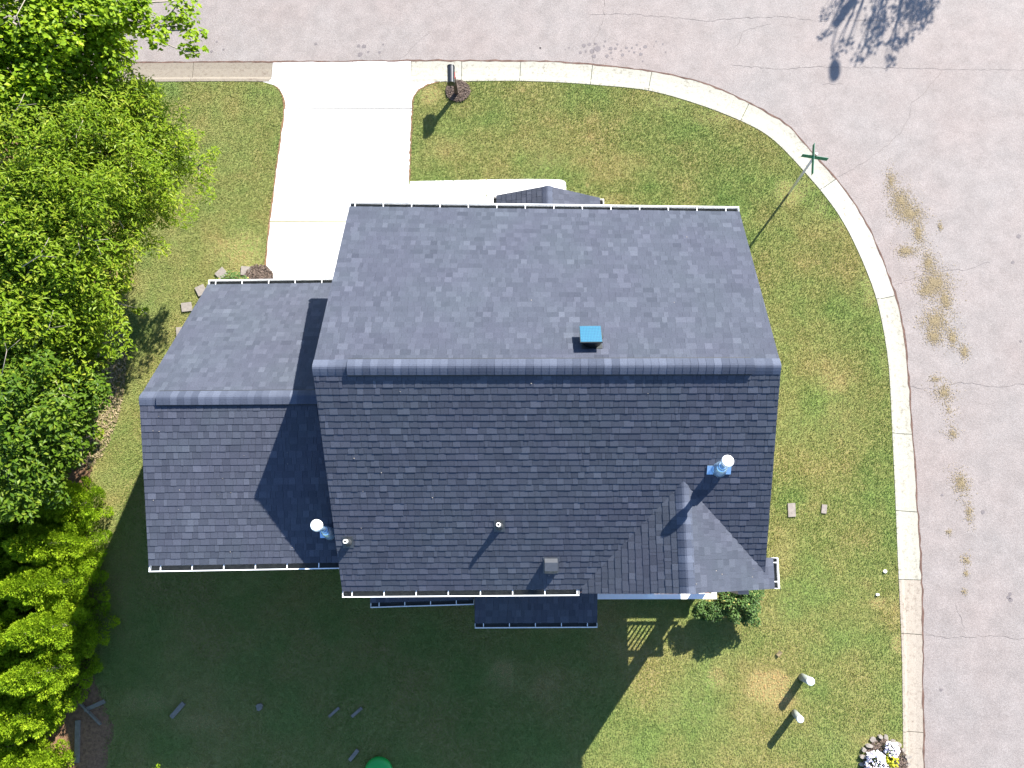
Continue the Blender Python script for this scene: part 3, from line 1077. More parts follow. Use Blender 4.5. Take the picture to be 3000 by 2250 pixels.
HW = 0.150
dF = HW * (Z_R - Z_FE) / (FL.y - RL.y)
dB = HW * (Z_R - Z_BE) / (RL.y - BL.y)
VA, VB = lerp(RL, RR, (1018 - 915) / 1373.5), lerp(RL, RR, (2203 - 915) / 1373.5)
ridge_caps(RL, VA, HW, dF, dB, 0.010, seed=1)
ridge_caps(RR, VB + Vector((0.02, 0, 0)), HW, dB, dF, 0.010, seed=2)
ridge_vent(VA, VB, HW * 1.11, dF * 1.02, dB * 1.02, 0.034)
ridge_caps(VA, VB, HW, dF * 0.92, dB * 0.92, 0.044, seed=3)
gdF = HW * (GZ_R - GZ_F) / (GFL.y - GRL.y)
gdB = HW * (GZ_R - GZ_B) / (GRL.y - GBL.y)
GVA = at(460, 1165.5, GZ_R)
ridge_caps(GRL, GVA, HW, gdF, gdB, 0.010, seed=4)
ridge_vent(GVA, Vector((0.1, GVA.y, GZ_R)), HW * 1.11, gdF * 1.0, gdB * 1.0, 0.034)
ridge_caps(GVA, Vector((0.05, GVA.y, GZ_R)), HW, gdF * 0.9, gdB * 0.9, 0.044, seed=5)
cd_ = HW * (CZ_R - 4.83) / (CE.x - CL.x)
ridge_caps(CE, CAn, HW, cd_, cd_, 0.008, seed=6)
pdp = 0.13 * (pap.z - PZ) / (pap.x - pl.x)
ridge_caps(pap, Vector((pap.x, PB, pap.z)), 0.13, pdp, pdp, 0.008, seed=7)


# gutters: trough with end caps, hangers across
def gutter(a, b_, out, spacing=0.63, wd=0.115, first=0.10):
    a, b_, out = Vector(a), Vector(b_), Vector(out).normalized()
    d = (b_ - a).normalized()
    up = Vector((0, 0, 1))
    t = 0.006
    mb = MB()

    def piece(o0, o1, z0, z1, s=a, e=b_):
        bt = [s + out * o0 + up * z0, e + out * o0 + up * z0, e + out * o1 + up * z0, s + out * o1 + up * z0]
        tp = [p + up * (z1 - z0) for p in bt]
        mb.hexa(bt, tp)
    piece(0.0, wd, -0.125, -0.119)                         # floor
    piece(wd - 0.004, wd + 0.012, -0.119, -0.005)          # front
    piece(wd - 0.010, wd + 0.010, -0.0045, 0.006)           # rolled lip
    piece(-0.012, 0.0, -0.125, -0.02)                      # back
    for e, sgn in ((a, 1), (b_, -1)):
        piece(0.001, wd - 0.017, -0.118, 0.004, e, e + d * 0.008 * sgn)
    g = mb.build('gutter', M['white_metal'], roof)
    gi = MB()
    gi.hexa([a + out * 0.003 + d * 0.01 - up * 0.117, b_ + out * 0.003 - d * 0.01 - up * 0.117, b_ + out * (wd - 0.008) - d * 0.01 - up * 0.117, a + out * (wd - 0.008) + d * 0.01 - up * 0.117],
            [a + out * 0.003 + d * 0.01 - up * 0.100, b_ + out * 0.003 - d * 0.01 - up * 0.100, b_ + out * (wd - 0.008) - d * 0.01 - up * 0.100, a + out * (wd - 0.008) + d * 0.01 - up * 0.100])
    gi.build('gutter_bed', M['gutter_inside'], roof)
    n = int(((b_ - a).length - first) / spacing) + 1
    for k in range(n):
        p = a + d * (first + k * spacing)
        MB().hexa([p - d * 0.009 + out * -0.01 - up * 0.012, p + d * 0.009 + out * -0.01 - up * 0.012, p + d * 0.009 + out * (wd - 0.018) - up * 0.012, p - d * 0.009 + out * (wd - 0.018) - up * 0.012],
                  [p - d * 0.009 + out * -0.01 + up * 0.003, p + d * 0.009 + out * -0.01 + up * 0.003, p + d * 0.009 + out * (wd - 0.018) + up * 0.003, p - d * 0.009 + out * (wd - 0.018) + up * 0.003]).build('gutter_hanger', M['white_metal'], roof)


dz = Vector((0, 0, -0.02))
N_, S_, E_, W_ = Vector((0, 1, 0)), Vector((0, -1, 0)), Vector((1, 0, 0)), Vector((-1, 0, 0))
gutter(FL + dz + N_ * 0.005, FR + dz + N_ * 0.005, N_, first=0.12)
gutter(BL + dz + S_ * 0.005, Vector((CL.x - 0.06, lerp(BL, BR, (CL.x - BL.x) / (BR.x - BL.x)).y - 0.005, Z_BE - 0.02)), S_, spacing=0.66, first=0.2)
gutter(GFL + dz + N_ * 0.005, Vector((0.2, GFR.y + 0.005, GZ_F - 0.02)), N_, spacing=0.66, first=0.18)
gutter(GBL + dz + S_ * 0.005, Vector((0.2, GBR.y - 0.005, GZ_B - 0.02)), S_, spacing=0.66, first=0.24)
gutter(CR + dz + E_ * 0.005, CRt + dz + E_ * 0.005, E_, spacing=0.38, first=0.14, wd=0.10)
gutter(Vector((pl.x - 0.005, pl.y - 0.02, PZ - 0.02)), Vector((pl.x - 0.005, PB + 0.6, PZ - 0.02)), W_, first=0.9, wd=0.09)
gutter(Vector((pr_.x + 0.005, pr_.y - 0.02, PZ - 0.02)), Vector((pr_.x + 0.005, PB + 0.6, PZ - 0.02)), E_, first=0.9, wd=0.09)
gutter(b_l + dz + S_ * 0.005, b_r + dz + S_ * 0.005, S_, spacing=0.6, first=0.2, wd=0.10)
gutter(a_l + dz + S_ * 0.005, a_r + dz + S_ * 0.005, S_, spacing=0.6, first=0.2, wd=0.10)

# rake trim boards under the sloping edges, fascia boards along the eaves
for p, q in ((FL, RL), (RL, BL), (FR, RR), (RR, BR), (GFL, GRL), (GRL, GBL), (CL, CE), (CE, CR), (pl, pap), (pap, pr_)):
    outw = Vector((0, 0, 0))
    if abs(p.y - q.y) > 1:
        outw = E_ * 0.010 if p.x < 4 else W_ * 0.010
    elif p.y < 0:
        outw = N_ * 0.016
    else:
        outw = S_ * 0.016
    MB().bar(p + outw - Vector((0, 0, 0.20)), q + outw - Vector((0, 0, 0.20)), 0.022, 0.16).build('rake_board', M['trim'], roof)

# walls
wl = MB()
wl.box(0.25, 8.35, -2.6, 3.75, 0, 4.78)
wl.box(0.25, 5.5, -3.95, -2.602, 0, 4.70)
wl.box(5.502, 8.44, -4.08, -2.602, 2.45, 4.70)
wl.box(8.22, 8.44, -4.30, -4.082, 0.0, 4.60)
# gable triangles of the main block
for x_ in (0.25, 8.2):
    x2 = x_ + 0.15
    a3 = [(x_, -3.95, 4.702), (x_, 3.75, 4.782), (x_, RL.y, 7.0)]
    b3 = [(x2, y, z) for _, y, z in a3]
    wl.add(a3 + b3, [(0, 1, 2), (5, 4, 3), (0, 3, 4, 1), (1, 4, 5, 2), (2, 5, 3, 0)])
wl.box(-3.72, 0.248, -3.42, 2.72, 0, 2.70)
ga = [(-3.72, -3.42, 2.702), (-3.72, 2.72, 2.702), (-3.72, GRL.y, 5.5), (-3.72, -3.42, 4.66)]
gb = [(0.248, y, z) for _, y, z in ga]
wl.add(ga + gb, [(0, 1, 2, 3), (7, 6, 5, 4), (0, 4, 5, 1), (1, 5, 6, 2), (2, 6, 7, 3), (3, 7, 4, 0)])
wl.add([(CL.x + .35, -3.9, 4.702), (CR.x - .45, -3.9, 4.702), (CE.x, -3.9, 5.8), (CL.x + .35, -3.7, 4.702), (CR.x - .45, -3.7, 4.702), (CE.x, -3.7, 5.8)],
       [(0, 1, 2), (5, 4, 3), (0, 3, 4, 1), (1, 4, 5, 2), (2, 5, 3, 0)])
wl.box(2.9, 5.3, -4.85, -3.952, 0, 2.42)
wl.build('wall', M['siding'], house)
gd = MB().box(-2.9, -0.5, 2.722, 2.76, 0.02, 2.2)
gd.build('garage_door', M['white_metal'], house)
fd = MB().box(4.0, 4.95, 3.752, 3.80, 0.15, 2.2)
fd.build('front_door', M['sign_green'], house)
for x_ in (1.2, 6.3):
    for z_ in (0.9, 3.3):
        wf = MB()
        wf.box(x_, x_ + 1.1, 3.752, 3.80, z_, z_ + 0.06)
        wf.box(x_, x_ + 1.1, 3.752, 3.80, z_ + 1.24, z_ + 1.30)
        wf.box(x_, x_ + 0.06, 3.752, 3.80, z_ + 0.062, z_ + 1.238)
        wf.box(x_ + 1.04, x_ + 1.1, 3.752, 3.80, z_ + 0.062, z_ + 1.238)
        wo_ = wf.build('window', M['white_metal'], house)
        MB().box(x_ + 0.062, x_ + 1.038, 3.755, 3.77, z_ + 0.062, z_ + 1.238).build('pane', M['mail_black'], wo_)
# front porch posts
for x_ in (pl.x + 0.25, pr_.x - 0.25):
    MB().box(x_ - 0.07, x_ + 0.07, pl.y - 0.4, pl.y - 0.26, 0.006, 2.5).build('porch_post', M['white_metal'], house)

# rear corner porch: deck, rail, balusters, posts
YP = -4.62
XP0, XP1 = 5.53, 8.52
MB().box(XP0, XP1, YP, -2.61, 0.50, 0.62).build('deck', M['pink_wall'], house)
for x_ in (XP0 + .1, 6.5, 7.5, XP1 - .1):
    MB().box(x_ - .06, x_ + .06, YP + .06, YP + .18, 0, 0.498).build('deck_post', M['pink_wall'], house)
rz0, rz1 = 0.76, 1.40
rail = empty('railing', (7, YP, 0.62), parent=house)
rl_ = MB()
rl_.box(XP0, XP1, YP - 0.055, YP + 0.065, rz1, rz1 + 0.05)
rl_.box(XP1 - 0.12, XP1, YP + 0.067, -2.62, rz1, rz1 + 0.05)
rl_.build('top_rail', M['white_metal'], rail)
r2_ = MB()
r2_.box(XP0, XP1 - 0.13, YP - 0.02, YP + 0.03, rz0 - 0.05, rz0)
r2_.build('bottom_rail', M['white_metal'], rail)
x_ = XP0 + 0.10
while x_ < XP1 - 0.15:
    MB().box(x_ - 0.016, x_ + 0.016, YP - 0.011, YP + 0.021, rz0 + 0.001, rz1 - 0.001).build('baluster', M['white_metal'], rail)
    x_ += 0.118
for x_ in (6.9,):
    MB().box(x_ - 0.05, x_ + 0.05, YP + 0.068, YP + 0.168, 0.621, rz1 + 0.3).build('porch_post', M['white_metal'], house)

# ------------------------------------------------------------------ things on the roof


def roof_z(x, y, p0, n):
    return p0.z - (n.x * (x - p0.x) + n.y * (y - p0.y)) / n.z


def hit(q, n, u, v):
    """photo pixel met with a roof slope, q = (eave-left, eave-right, ridge-right, ridge-left)"""
    p0 = Vector(q[3])
    for _ in range(4):
        p = on_plane(u, v, p0, n)
        a = min(1, max(0, (p.x - q[0].x) / (q[1].x - q[0].x)))
        lo, hi = lerp(q[0], q[1], a), lerp(q[3], q[2], a)
        t = (p.y - lo.y) / (hi.y - lo.y)
        p0 = p0 + n * (lerp(lo, hi, t) - p).dot(n)
    return p


def flue(name, base_px, plane, top_px, h, label, r=0.055, capr=0.105, plate=0.24):
    p0, n = plane
    b_ = hit(p0, n, base_px[0], base_px[1])
    t = at(top_px[0], top_px[1], b_.z + h)
    th = tag(empty(name, tuple(b_)), label, 'flue', 'metal flue pipes on the roof')
    ax = (t - b_)
    s = Vector((1, 0, 0))
    u = n.cross(s).normalized()
    if u.y > 0:
        u = -u
    pb = [b_ + s * i * plate + u * j * plate + n * 0.012 for i, j in ((-1, -0.35), (1, -0.35), (1, 0.45), (-1, 0.45))]
    MB().hexa(pb, [p + n * 0.012 for p in pb]).build('flashing_plate', M['galv'], th)
    L_ = ax.length
    MB().lathe(b_ + n * 0.018, ax, [(0, plate * 0.66), (0.05, plate * 0.58), (L_ * 0.30, r * 2.1), (L_ * 0.36, r * 1.25)]).build('flashing_cone', M['galv'], th)
    MB().lathe(b_, ax, [(L_ * 0.28, r), (L_ * 0.95, r)]).build('pipe', M['galv'], th)
    MB().lathe(b_, ax, [(L_ * 0.40, r * 1.05), (L_ * 0.40 + 0.015, r * 1.7), (L_ * 0.40 + 0.03, r * 1.02)]).build('storm_collar', M['galv'], th)
    MB().lathe(b_, ax, [(L_ * 0.86, capr * 0.75), (L_ * 0.90, capr), (L_ * 0.965, capr), (L_ * 0.985, capr * 0.97), (L_ * 1.0, capr * 0.82)], n=28).build('cap', M['cap_white'], th)
    return th


PB_ = ((BL, BR, RR, RL), n_back)
flue('flue_pipe', (2106, 1374), PB_, (2133, 1350), 0.82, 'galvanised flue with round white cap near the right edge of the main roof', 0.054, 0.112, 0.23)
flue('flue_pipe', (968, 1562), ((GBL, GBR, GRR, GRL), n_gb), (925, 1538), 1.02, 'galvanised flue with white cap on the lower garage roof beside the main wall', 0.050, 0.115, 0.21)


def boot(px, plane, top_px, h, label):
    p0, n = plane
    b_ = hit(p0, n, px[0], px[1])
    t = at(top_px[0], top_px[1], b_.z + h)
    th = tag(empty('plumbing_vent', tuple(b_)), label, 'vent pipe', 'plumbing vents on the rear roof')
    s = Vector((1, 0, 0))
    u = n.cross(s).normalized()
    pb = [b_ + s * i * 0.11 + u * j * 0.13 + n * 0.012 for i, j in ((-1, -1), (1, -1), (1, 1), (-1, 1))]
    MB().hexa(pb, [p + n * 0.004 for p in pb]).build('flashing', M['lead'], th)
    ax = t - b_
    L_ = ax.length
    MB().lathe(b_ + n * 0.016, ax, [(0, 0.082), (0.02, 0.078), (L_ * 0.45, 0.052), (L_ * 0.62, 0.047)]).build('boot', M['lead'], th)
    mb = MB().lathe(b_, ax, [(L_ * 0.5, 0.042), (L_, 0.042)])
    mb.build('pipe', M['pvc'], th)
    MB().lathe(b_, ax, [(L_ + 0.0015, 0.024), (L_ + 0.0035, 0.024)]).build('bore', M['dark'], th)


boot((1463, 1540), PB_, (1460, 1537), 0.27, 'black plumbing vent with white pipe ring in the middle of the rear roof')
boot((1020, 1588), PB_, (1011, 1586), 0.26, 'black plumbing vent with white pipe at the left edge of the rear roof')

# box vent on the rear slope
bv = hit(PB_[0], n_back, 1614, 1655)
th = tag(empty('box_vent', tuple(bv)), 'small grey hooded box vent above the rear gutter', 'roof vent')
u = n_back.cross(Vector((1, 0, 0))).normalized()
if u.y > 0:
    u = -u
s = Vector((1, 0, 0))
base = [bv + s * i * 0.16 + u * j * 0.19 + n_back * 0.012 for i, j in ((-1, -1), (1, -1), (1, 1), (-1, 1))]
MB().hexa(base, [p + n_back * 0.004 for p in base]).build('flange', M['vent_grey'], th)
HP = [(-0.16, 0.016), (-0.15, 0.15), (0.03, 0.18), (0.17, 0.06), (0.17, 0.017)]
hv = [bv + s * i * 0.13 + u * a + n_back * h for i in (-1, 1) for a, h in HP]
MB().add(hv, [(0, 1, 2, 3, 4), (9, 8, 7, 6, 5), (0, 5, 6, 1), (1, 6, 7, 2), (2, 7, 8, 3), (3, 8, 9, 4), (4, 9, 5, 0)]).build('hood', M['vent_grey'], th)

# pale specks of debris on the shingles
db = MB()
dr_ = random.Random(12)
for q, n, cnt in (((GBL, GBR, GRR, GRL), n_gb, 16), ((BL, BR, RR, RL), n_back, 10), ((FL, FR, RR, RL), n_front, 3), ((CR, CRt, NT, CE), Vector((0.5, 0, 0.86)), 5)):
    for _ in range(cnt):
        p = grid_pt(q, dr_.uniform(.03, .95), dr_.uniform(.05, .97)) + n * 0.016
        a_ = dr_.uniform(0, 6.28)
        k_ = dr_.uniform(.005, .011)
        e1, e2 = Vector((math.cos(a_), math.sin(a_), 0)) * k_, Vector((-math.sin(a_), math.cos(a_), 0)) * k_ * .7
        db.add([p - e1 - e2, p + e1 - e2, p + e1 + e2, p - e1 + e2], [(0, 1, 2, 3)])
db.build('roof_debris', M['stone'], roof)['kind'] = 'stuff'

# solar attic fan on the front slope
fa = hit((FL, FR, RR, RL), n_front, 1733, 1000)
th = tag(empty('solar_fan', tuple(fa)), 'attic fan with blue gridded solar panel just in front of the main ridge', 'attic fan')
u = n_front.cross(Vector((1, 0, 0))).normalized()
if u.y < 0:
    u = -u                         # u: down the front slope
base = [fa + s * i * 0.19 + u * j * 0.20 + n_front * 0.013 for i, j in ((-1, -1), (1, -1), (1, 1), (-1, 1))]
MB().hexa(base, [p + n_front * 0.005 for p in base]).build('flange', M['panel_frame'], th)
MB().lathe(fa + n_front * 0.018, n_front, [(0, 0.19), (0.12, 0.19), (0.13, 0.21), (0.16, 0.20)], n=24).build('housing', M['panel_frame'], th)
pc = [at(u_, v_, fa.z + zz) for u_, v_, zz in ((1701.5, 1001.4, 0.30), (1764.3, 1000.9, 0.30), (1759.4, 954.8, 0.13), (1697.9, 955.3, 0.13))]
pn = (pc[1] - pc[0]).cross(pc[3] - pc[0]).normalized()
ctr = sum(pc, Vector((0, 0, 0))) / 4
pf = [ctr + (p - ctr) * 1.05 for p in pc]
MB().hexa([p - pn * 0.035 for p in pf], [p - pn * 0.004 for p in pf]).build('panel_frame', M['panel_frame'], th)
pan = MB().hexa([p - pn * 0.003 for p in pc], pc).build('solar_panel', M['cell_line'], th)
cells = MB()
NC, NR_ = 14, 10
for i in range(NC):
    for j in range(NR_):
        q = [lerp(lerp(pc[0], pc[1], (i + a) / NC), lerp(pc[3], pc[2], (i + a) / NC), (j + b2) / NR_) for a, b2 in ((.14, .14), (.86, .14), (.86, .86), (.14, .86))]
        cells.hexa([p + pn * 0.001 for p in q], [p + pn * 0.003 for p in q])
cells.build('solar_cells', M['cell'], pan)
for i in (-1, 1):
    MB().bar(fa + s * i * 0.14 + n_front * 0.1, ctr + s * i * 0.14 - pn * 0.02, 0.03, 0.03).build('bracket', M['panel_frame'], th)

# ------------------------------------------------------------------ mailbox, street sign, bollards
mbse = at(1338, 276, 0)
mbx = tag(empty('mailbox', tuple(mbse)), 'dark metal mailbox on a post at the kerb right of the driveway', 'mailbox')
MB().box(mbse.x - .05, mbse.x + .05, mbse.y - .05, mbse.y + .05, 0, 0.83).build('post', M['post_wood'], mbx)
c_ = at(1321, 219, 0.97)
MB().bar(Vector((mbse.x, mbse.y - .12, 0.80)), Vector((c_.x + .01, c_.y + .1, 0.80)), 0.09, 0.09).build('arm', M['post_wood'], mbx)
prof = [(-0.105, 0.0), (0.105, 0.0), (0.105, 0.12)] + [(0.105 * math.cos(a), 0.12 + 0.105 * math.sin(a)) for a in np.linspace(0.3, math.pi - 0.3, 9)] + [(-0.105, 0.12)]
dirv = Vector((-0.02, 1, 0)).normalized()
sid = Vector((1, 0.02, 0)).normalized()


def extr(mb, prof, c, l0, l1, sc=1.0):
    n = len(prof)
    a_ = [c + dirv * l0 + sid * x * sc + Vector((0, 0, z * sc - 0.12)) for x, z in prof]
    b__ = [c + dirv * l1 + sid * x * sc + Vector((0, 0, z * sc - 0.12)) for x, z in prof]
    o = len(mb.v)
    mb.add(a_ + b__, [tuple(range(n))[::-1], tuple(range(n, 2 * n))] + [(i, (i + 1) % n, n + (i + 1) % n, n + i) for i in range(n)])


mb = MB()
extr(mb, prof, c_, -0.25, 0.24)
mb.build('body', M['mail_black'], mbx)
mb = MB()
extr(mb, prof, c_, 0.242, 0.262, 1.04)
mb.build('door', M['mail_black'], mbx)
mb = MB()
extr(mb, prof, c_, -0.272, -0.252, 1.03)
mb.build('rear_cap', M['mail_black'], mbx)
MB().box(c_.x + .108, c_.x + .118, c_.y - .1, c_.y + .1, 0.92, 0.95).build('flag', M['red_flag'], mbx)

sb = at(2310, 568, 0)
stp = at(2384, 461, 2.72)
sgn = tag(empty('street_sign', tuple(sb)), 'street name sign with crossed green blades on a leaning steel post', 'street sign')
MB().tube([sb, stp], [0.034, 0.032], 10).build('post', M['steel_post'], sgn)
MB().lathe(stp - Vector((0, 0, 0.05)), (0, 0, 1), [(0, 0.04), (0.06, 0.045), (0.09, 0.03)], 10).build('bracket', M['steel_post'], sgn)
z1 = stp.z + 0.10
a_, b__ = at(2349, 455, z1), at(2425, 467, z1)
MB().bar(a_, b__, 0.008, 0.15).build('name_blade', M['sign_green'], sgn)
z2 = stp.z + 0.27
a_, b__ = at(2384, 422, z2 - .05), at(2380, 511, z2 - .05)
MB().bar(a_, b__, 0.008, 0.15).build('name_blade', M['sign_green'], sgn)
MB().lathe(Vector((stp.x, stp.y, z1 + 0.078)), (0, 0, 1), [(0, 0.03), (0.03, 0.03)], 10).build('cross_bracket', M['steel_post'], sgn)


def bollard(b_px, t_px, h, r, label):
    b_, t = at(*b_px, 0), at(*t_px, h)
    th = tag(empty('bollard', tuple(b_)), label, 'bollard', 'white posts in the lawn by the right kerb')
    MB().tube([b_ - Vector((0, 0, .05)), t], [r, r], 20).build('post', M['bollard'], th)
    ax = (t - b_).normalized()
    MB().lathe(t, ax, [(0.001, r * 1.04), (0.02, r * 1.04), (0.032, r * 0.9), (0.036, r * 0.5)], 24).build('cap', M['cap_white'], th)


bollard((2350, 1984), (2374, 1996), 0.66, 0.098, 'thicker white capped post beside the bare tan patch')
bollard((2328, 2088), (2344, 2107), 0.70, 0.084, 'thinner leaning white capped post nearest the flower bed')

# ------------------------------------------------------------------ flat things in the lawn


def slab_thing(name, px, z, mat, label, cat, group=None, rz=0):
    pts = [at(u, v, z) for u, v in px]
    cx_ = sum(pts, Vector((0, 0, 0))) / len(pts)
    cx_.z = 0
    n = len(pts)
    mb = MB().prism([(p.x - cx_.x, p.y - cx_.y) for p in pts], 0.0, z)
    o = mb.build(name, mat)
    o.location = cx_
    return tag(o, label, cat, group)


def quad(u, v, w_, h_, a):
    c2, s2 = math.cos(a), math.sin(a)
    return [(u + x * c2 - y * s2, v + x * s2 + y * c2) for x, y in ((-w_ / 2, h_ / 2), (w_ / 2, h_ / 2), (w_ / 2, -h_ / 2), (-w_ / 2, -h_ / 2))]


GS = 'square stepping stones around the garage corner'
slab_thing('stepping_stone', quad(720, 793, 29, 26, 0.06), 0.05, M['paver'], 'square stepping stone in the mulch closest to the driveway', 'stepping stone', GS)
slab_thing('stepping_stone', quad(648, 801, 30, 26, -0.75), 0.05, M['paver'], 'tilted square stepping stone above the low green shrub', 'stepping stone', GS)
slab_thing('stepping_stone', quad(588, 850, 27, 28, -0.45), 0.05, M['paver'], 'tilted stepping stone touching the garage roof corner', 'stepping stone', GS)
slab_thing('stepping_stone', quad(546, 899, 30, 26, -0.12), 0.05, M['paver'], 'square stepping stone left of the garage roof edge', 'stepping stone', GS)
slab_thing('stepping_stone', quad(530, 971, 28, 26, -0.05), 0.05, M['paver'], 'stepping stone mostly hidden under the garage roof edge', 'stepping stone', GS)
slab_thing('paver', quad(2320, 1494, 22, 40, -0.05), 0.04, M['paver'], 'worn grey rectangular paver in the lawn right of the house', 'paver')
slab_thing('paver', quad(2415, 1491, 15, 26, 0.1), 0.04, M['paver'], 'small grey paver half sunk in the lawn near the right kerb', 'paver')
slab_thing('cleanout_cap', [(2594 + 5 * math.cos(a), 1674 - 5 * math.sin(a)) for a in np.linspace(0, 2 * math.pi, 12, endpoint=False)], 0.05, M['cap_white'], 'small round white cleanout cap in dark grass by the right kerb', 'cleanout cap')
slab_thing('white_stone', [(2572 + 5 * math.cos(a), 1742 - 3.6 * math.sin(a)) for a in np.linspace(0, 2 * math.pi, 8, endpoint=False)], 0.06, M['cap_white'], 'small white stone on the bare patch by the right kerb', 'stone')
GP = 'weathered planks lying in the shaded yard'
slab_thing('plank', quad(276, 2068, 66, 12, -0.42), 0.05, M['plank'], 'weathered plank lying across the soil beside the cypress trees', 'plank', GP)
slab_thing('stick', quad(262, 2092, 88, 5, 0.80), 0.09, M['plank'], 'thin pale stick crossing under the plank by the cypress trees', 'stick')
slab_thing('plank', quad(225, 2173, 13, 124, 0.02), 0.06, M['plank'], 'long dark upright timber on the bare soil at lower left', 'plank', GP)
slab_thing('plank', quad(146, 2228, 44, 11, 0.0), 0.05, M['plank'], 'short timber at the foot of the lower left cypress', 'plank', GP)
slab_thing('plank', quad(519, 2081, 56, 13, -0.86), 0.06, M['plank'], 'wide slanting plank alone in the shaded grass', 'plank', GP)
slab_thing('plank', quad(978, 2087, 40, 8, -0.72), 0.05, M['plank'], 'left one of two short parallel planks in the shaded grass', 'plank', GP)
slab_thing('plank', quad(1045, 2087, 40, 9, -0.72), 0.05, M['plank'], 'right one of two short parallel planks in the shaded grass', 'plank', GP)
slab_thing('plank', quad(1036, 2213, 40, 11, -0.9), 0.06, M['plank'], 'slanting plank just left of the green plastic lid', 'plank', GP)
slab_thing('stump', [(759 + (11 if k % 2 else 8) * math.cos(a), 2072 - (12 if k % 3 else 9) * math.sin(a)) for k, a in enumerate(np.linspace(0, 2 * math.pi, 11, endpoint=False))], 0.10, M['plank'], 'small ragged grey stump in the shaded grass', 'stump')

gl = at(1108, 2262, 0.15)
lid = MB().lathe(Vector((gl.x, gl.y, 0.0)), (0, 0, 1), [(0, 0.33), (0.10, 0.36), (0.16, 0.34), (0.20, 0.26), (0.22, 0.12), (0.222, 0.0)], 26)
lo_ = lid.build('plastic_lid', M['lid_green'])
tag(lo_, 'rounded bright green plastic lid at the bottom edge of the yard', 'plastic lid')


def chips(cx, cy, rx, ry, n, size, z, seed, mat, name):
    r = random.Random(seed)
    LV, LF, LT = [], [], []
    for _ in range(n):
        a, q = r.uniform(0, 6.28), math.sqrt(r.random())
        x, y = cx + math.cos(a) * q * rx, cy + math.sin(a) * q * ry
        l_, w_, t_ = r.uniform(.6, 1.4) * size, r.uniform(.25, .5) * size, r.uniform(0, 6.28)
        dx, dy, ex, ey = math.cos(t_) * l_ / 2, math.sin(t_) * l_ / 2, -math.sin(t_) * w_ / 2, math.cos(t_) * w_ / 2
        zz = z + r.uniform(0, .03) + (1 - q) * 0.03
        k = len(LV)
        d1, d2 = r.uniform(-.012, .012), r.uniform(-.012, .012)
        LV += [(x - dx - ex, y - dy - ey, zz + d1), (x + dx - ex, y + dy - ey, zz + d2), (x + dx + ex, y + dy + ey, zz - d1), (x - dx + ex, y - dy + ey, zz - d2)]
        LF.append((k, k + 1, k + 2, k + 3))
        LT.append(r.random())
    return np_mesh(name, LV, LF, mat, LT)


p = at(1342, 268, 0)
tag(link('mulch_ring', chips(p.x, p.y, 0.36, 0.34, 1500, 0.05, 0.03, 3, M['mulch'], 'mulch_ring')), 'dark bark mulch ring around the mailbox post', 'mulch', kind='stuff')
p = at(760, 812, 0)
tag(link('mulch_bed', chips(p.x, p.y, 0.40, 0.36, 1500, 0.05, 0.03, 4, M['mulch'], 'mulch_bed')), 'brown bark mulch bed between garage front and driveway', 'mulch', kind='stuff')
# brown litter over the soil strip by the trees
LVs = []
tag(link('twig_litter', chips(at(270, 1100, 0).x, at(270, 1100, 0).y, 0.95, 2.6, 5000, 0.06, 0.012, 5, M['straw'], 'twig_litter')), 'dry tan litter on the bare soil under the left trees', 'litter', kind='stuff')

# ------------------------------------------------------------------ vegetation


def leaf_cloud(blobs, per_m2, size, aspect, up_bias, rng, shell=0.55, sparse=None):
    """leaf-sized faces through the outer volume of many small clumps; returns verts, faces, tones"""
    Vs, Ts = [], []
    for bi, (c_, r_, dens) in enumerate(blobs):
        n = int(per_m2 * dens * 4 * math.pi * r_ * r_)
        if n < 4:
            continue
        d = rng.normal(size=(n, 3))
        d /= np.linalg.norm(d, axis=1)[:, None] + 1e-9
        # lumpy outline: displaced by low-frequency direction noise
        ph = rng.uniform(0, 6.28, 6)
        lump = 1 + 0.16 * np.sin(3 * d[:, 0] + ph[0]) * np.sin(3.3 * d[:, 1] + ph[1]) + 0.14 * np.sin(6 * d[:, 1] + ph[2]) * np.cos(5 * d[:, 2] + ph[3]) + 0.10 * np.sin(9 * d[:, 0] + ph[4]) * np.sin(10 * d[:, 1] + ph[5])
        rad = r_ * lump * (shell + (1 - shell) * rng.random(n) ** 0.6)
        flat = np.array([1, 1, 0.8])
        P = np.array(c_)[None] + d * rad[:, None] * flat
        ok = P[:, 2] > 0.02
        P, d = P[ok], d[ok]
        n = len(P)
        nrm = d * 0.35 + rng.normal(size=(n, 3)) * 0.50 + np.array([0.36, 0.48, 0.72]) * up_bias * 2.2
        nrm /= np.linalg.norm(nrm, axis=1)[:, None] + 1e-9
        t = rng.normal(size=(n, 3)) + d * 0.8
        t -= nrm * np.sum(t * nrm, 1)[:, None]
        t /= np.linalg.norm(t, axis=1)[:, None] + 1e-9
        b_ = np.cross(nrm, t)
        L_ = size * rng.uniform(0.65, 1.35, n)[:, None]
        Wd = L_ * aspect
        fold = nrm * (L_ * 0.12)
        q = np.stack([P - t * L_ / 2, P + b_ * Wd / 2 + fold, P + t * L_ / 2, P - b_ * Wd / 2 + fold], 1)
        Vs.append(q.reshape(-1, 3))
        Ts.append(np.clip(rng.normal(0.5 + rng.uniform(-0.15, 0.15), 0.20, n), 0, 1))
    V = np.concatenate(Vs)
    T = np.concatenate(Ts)
    return V, np.arange(len(V)).reshape(-1, 4), T


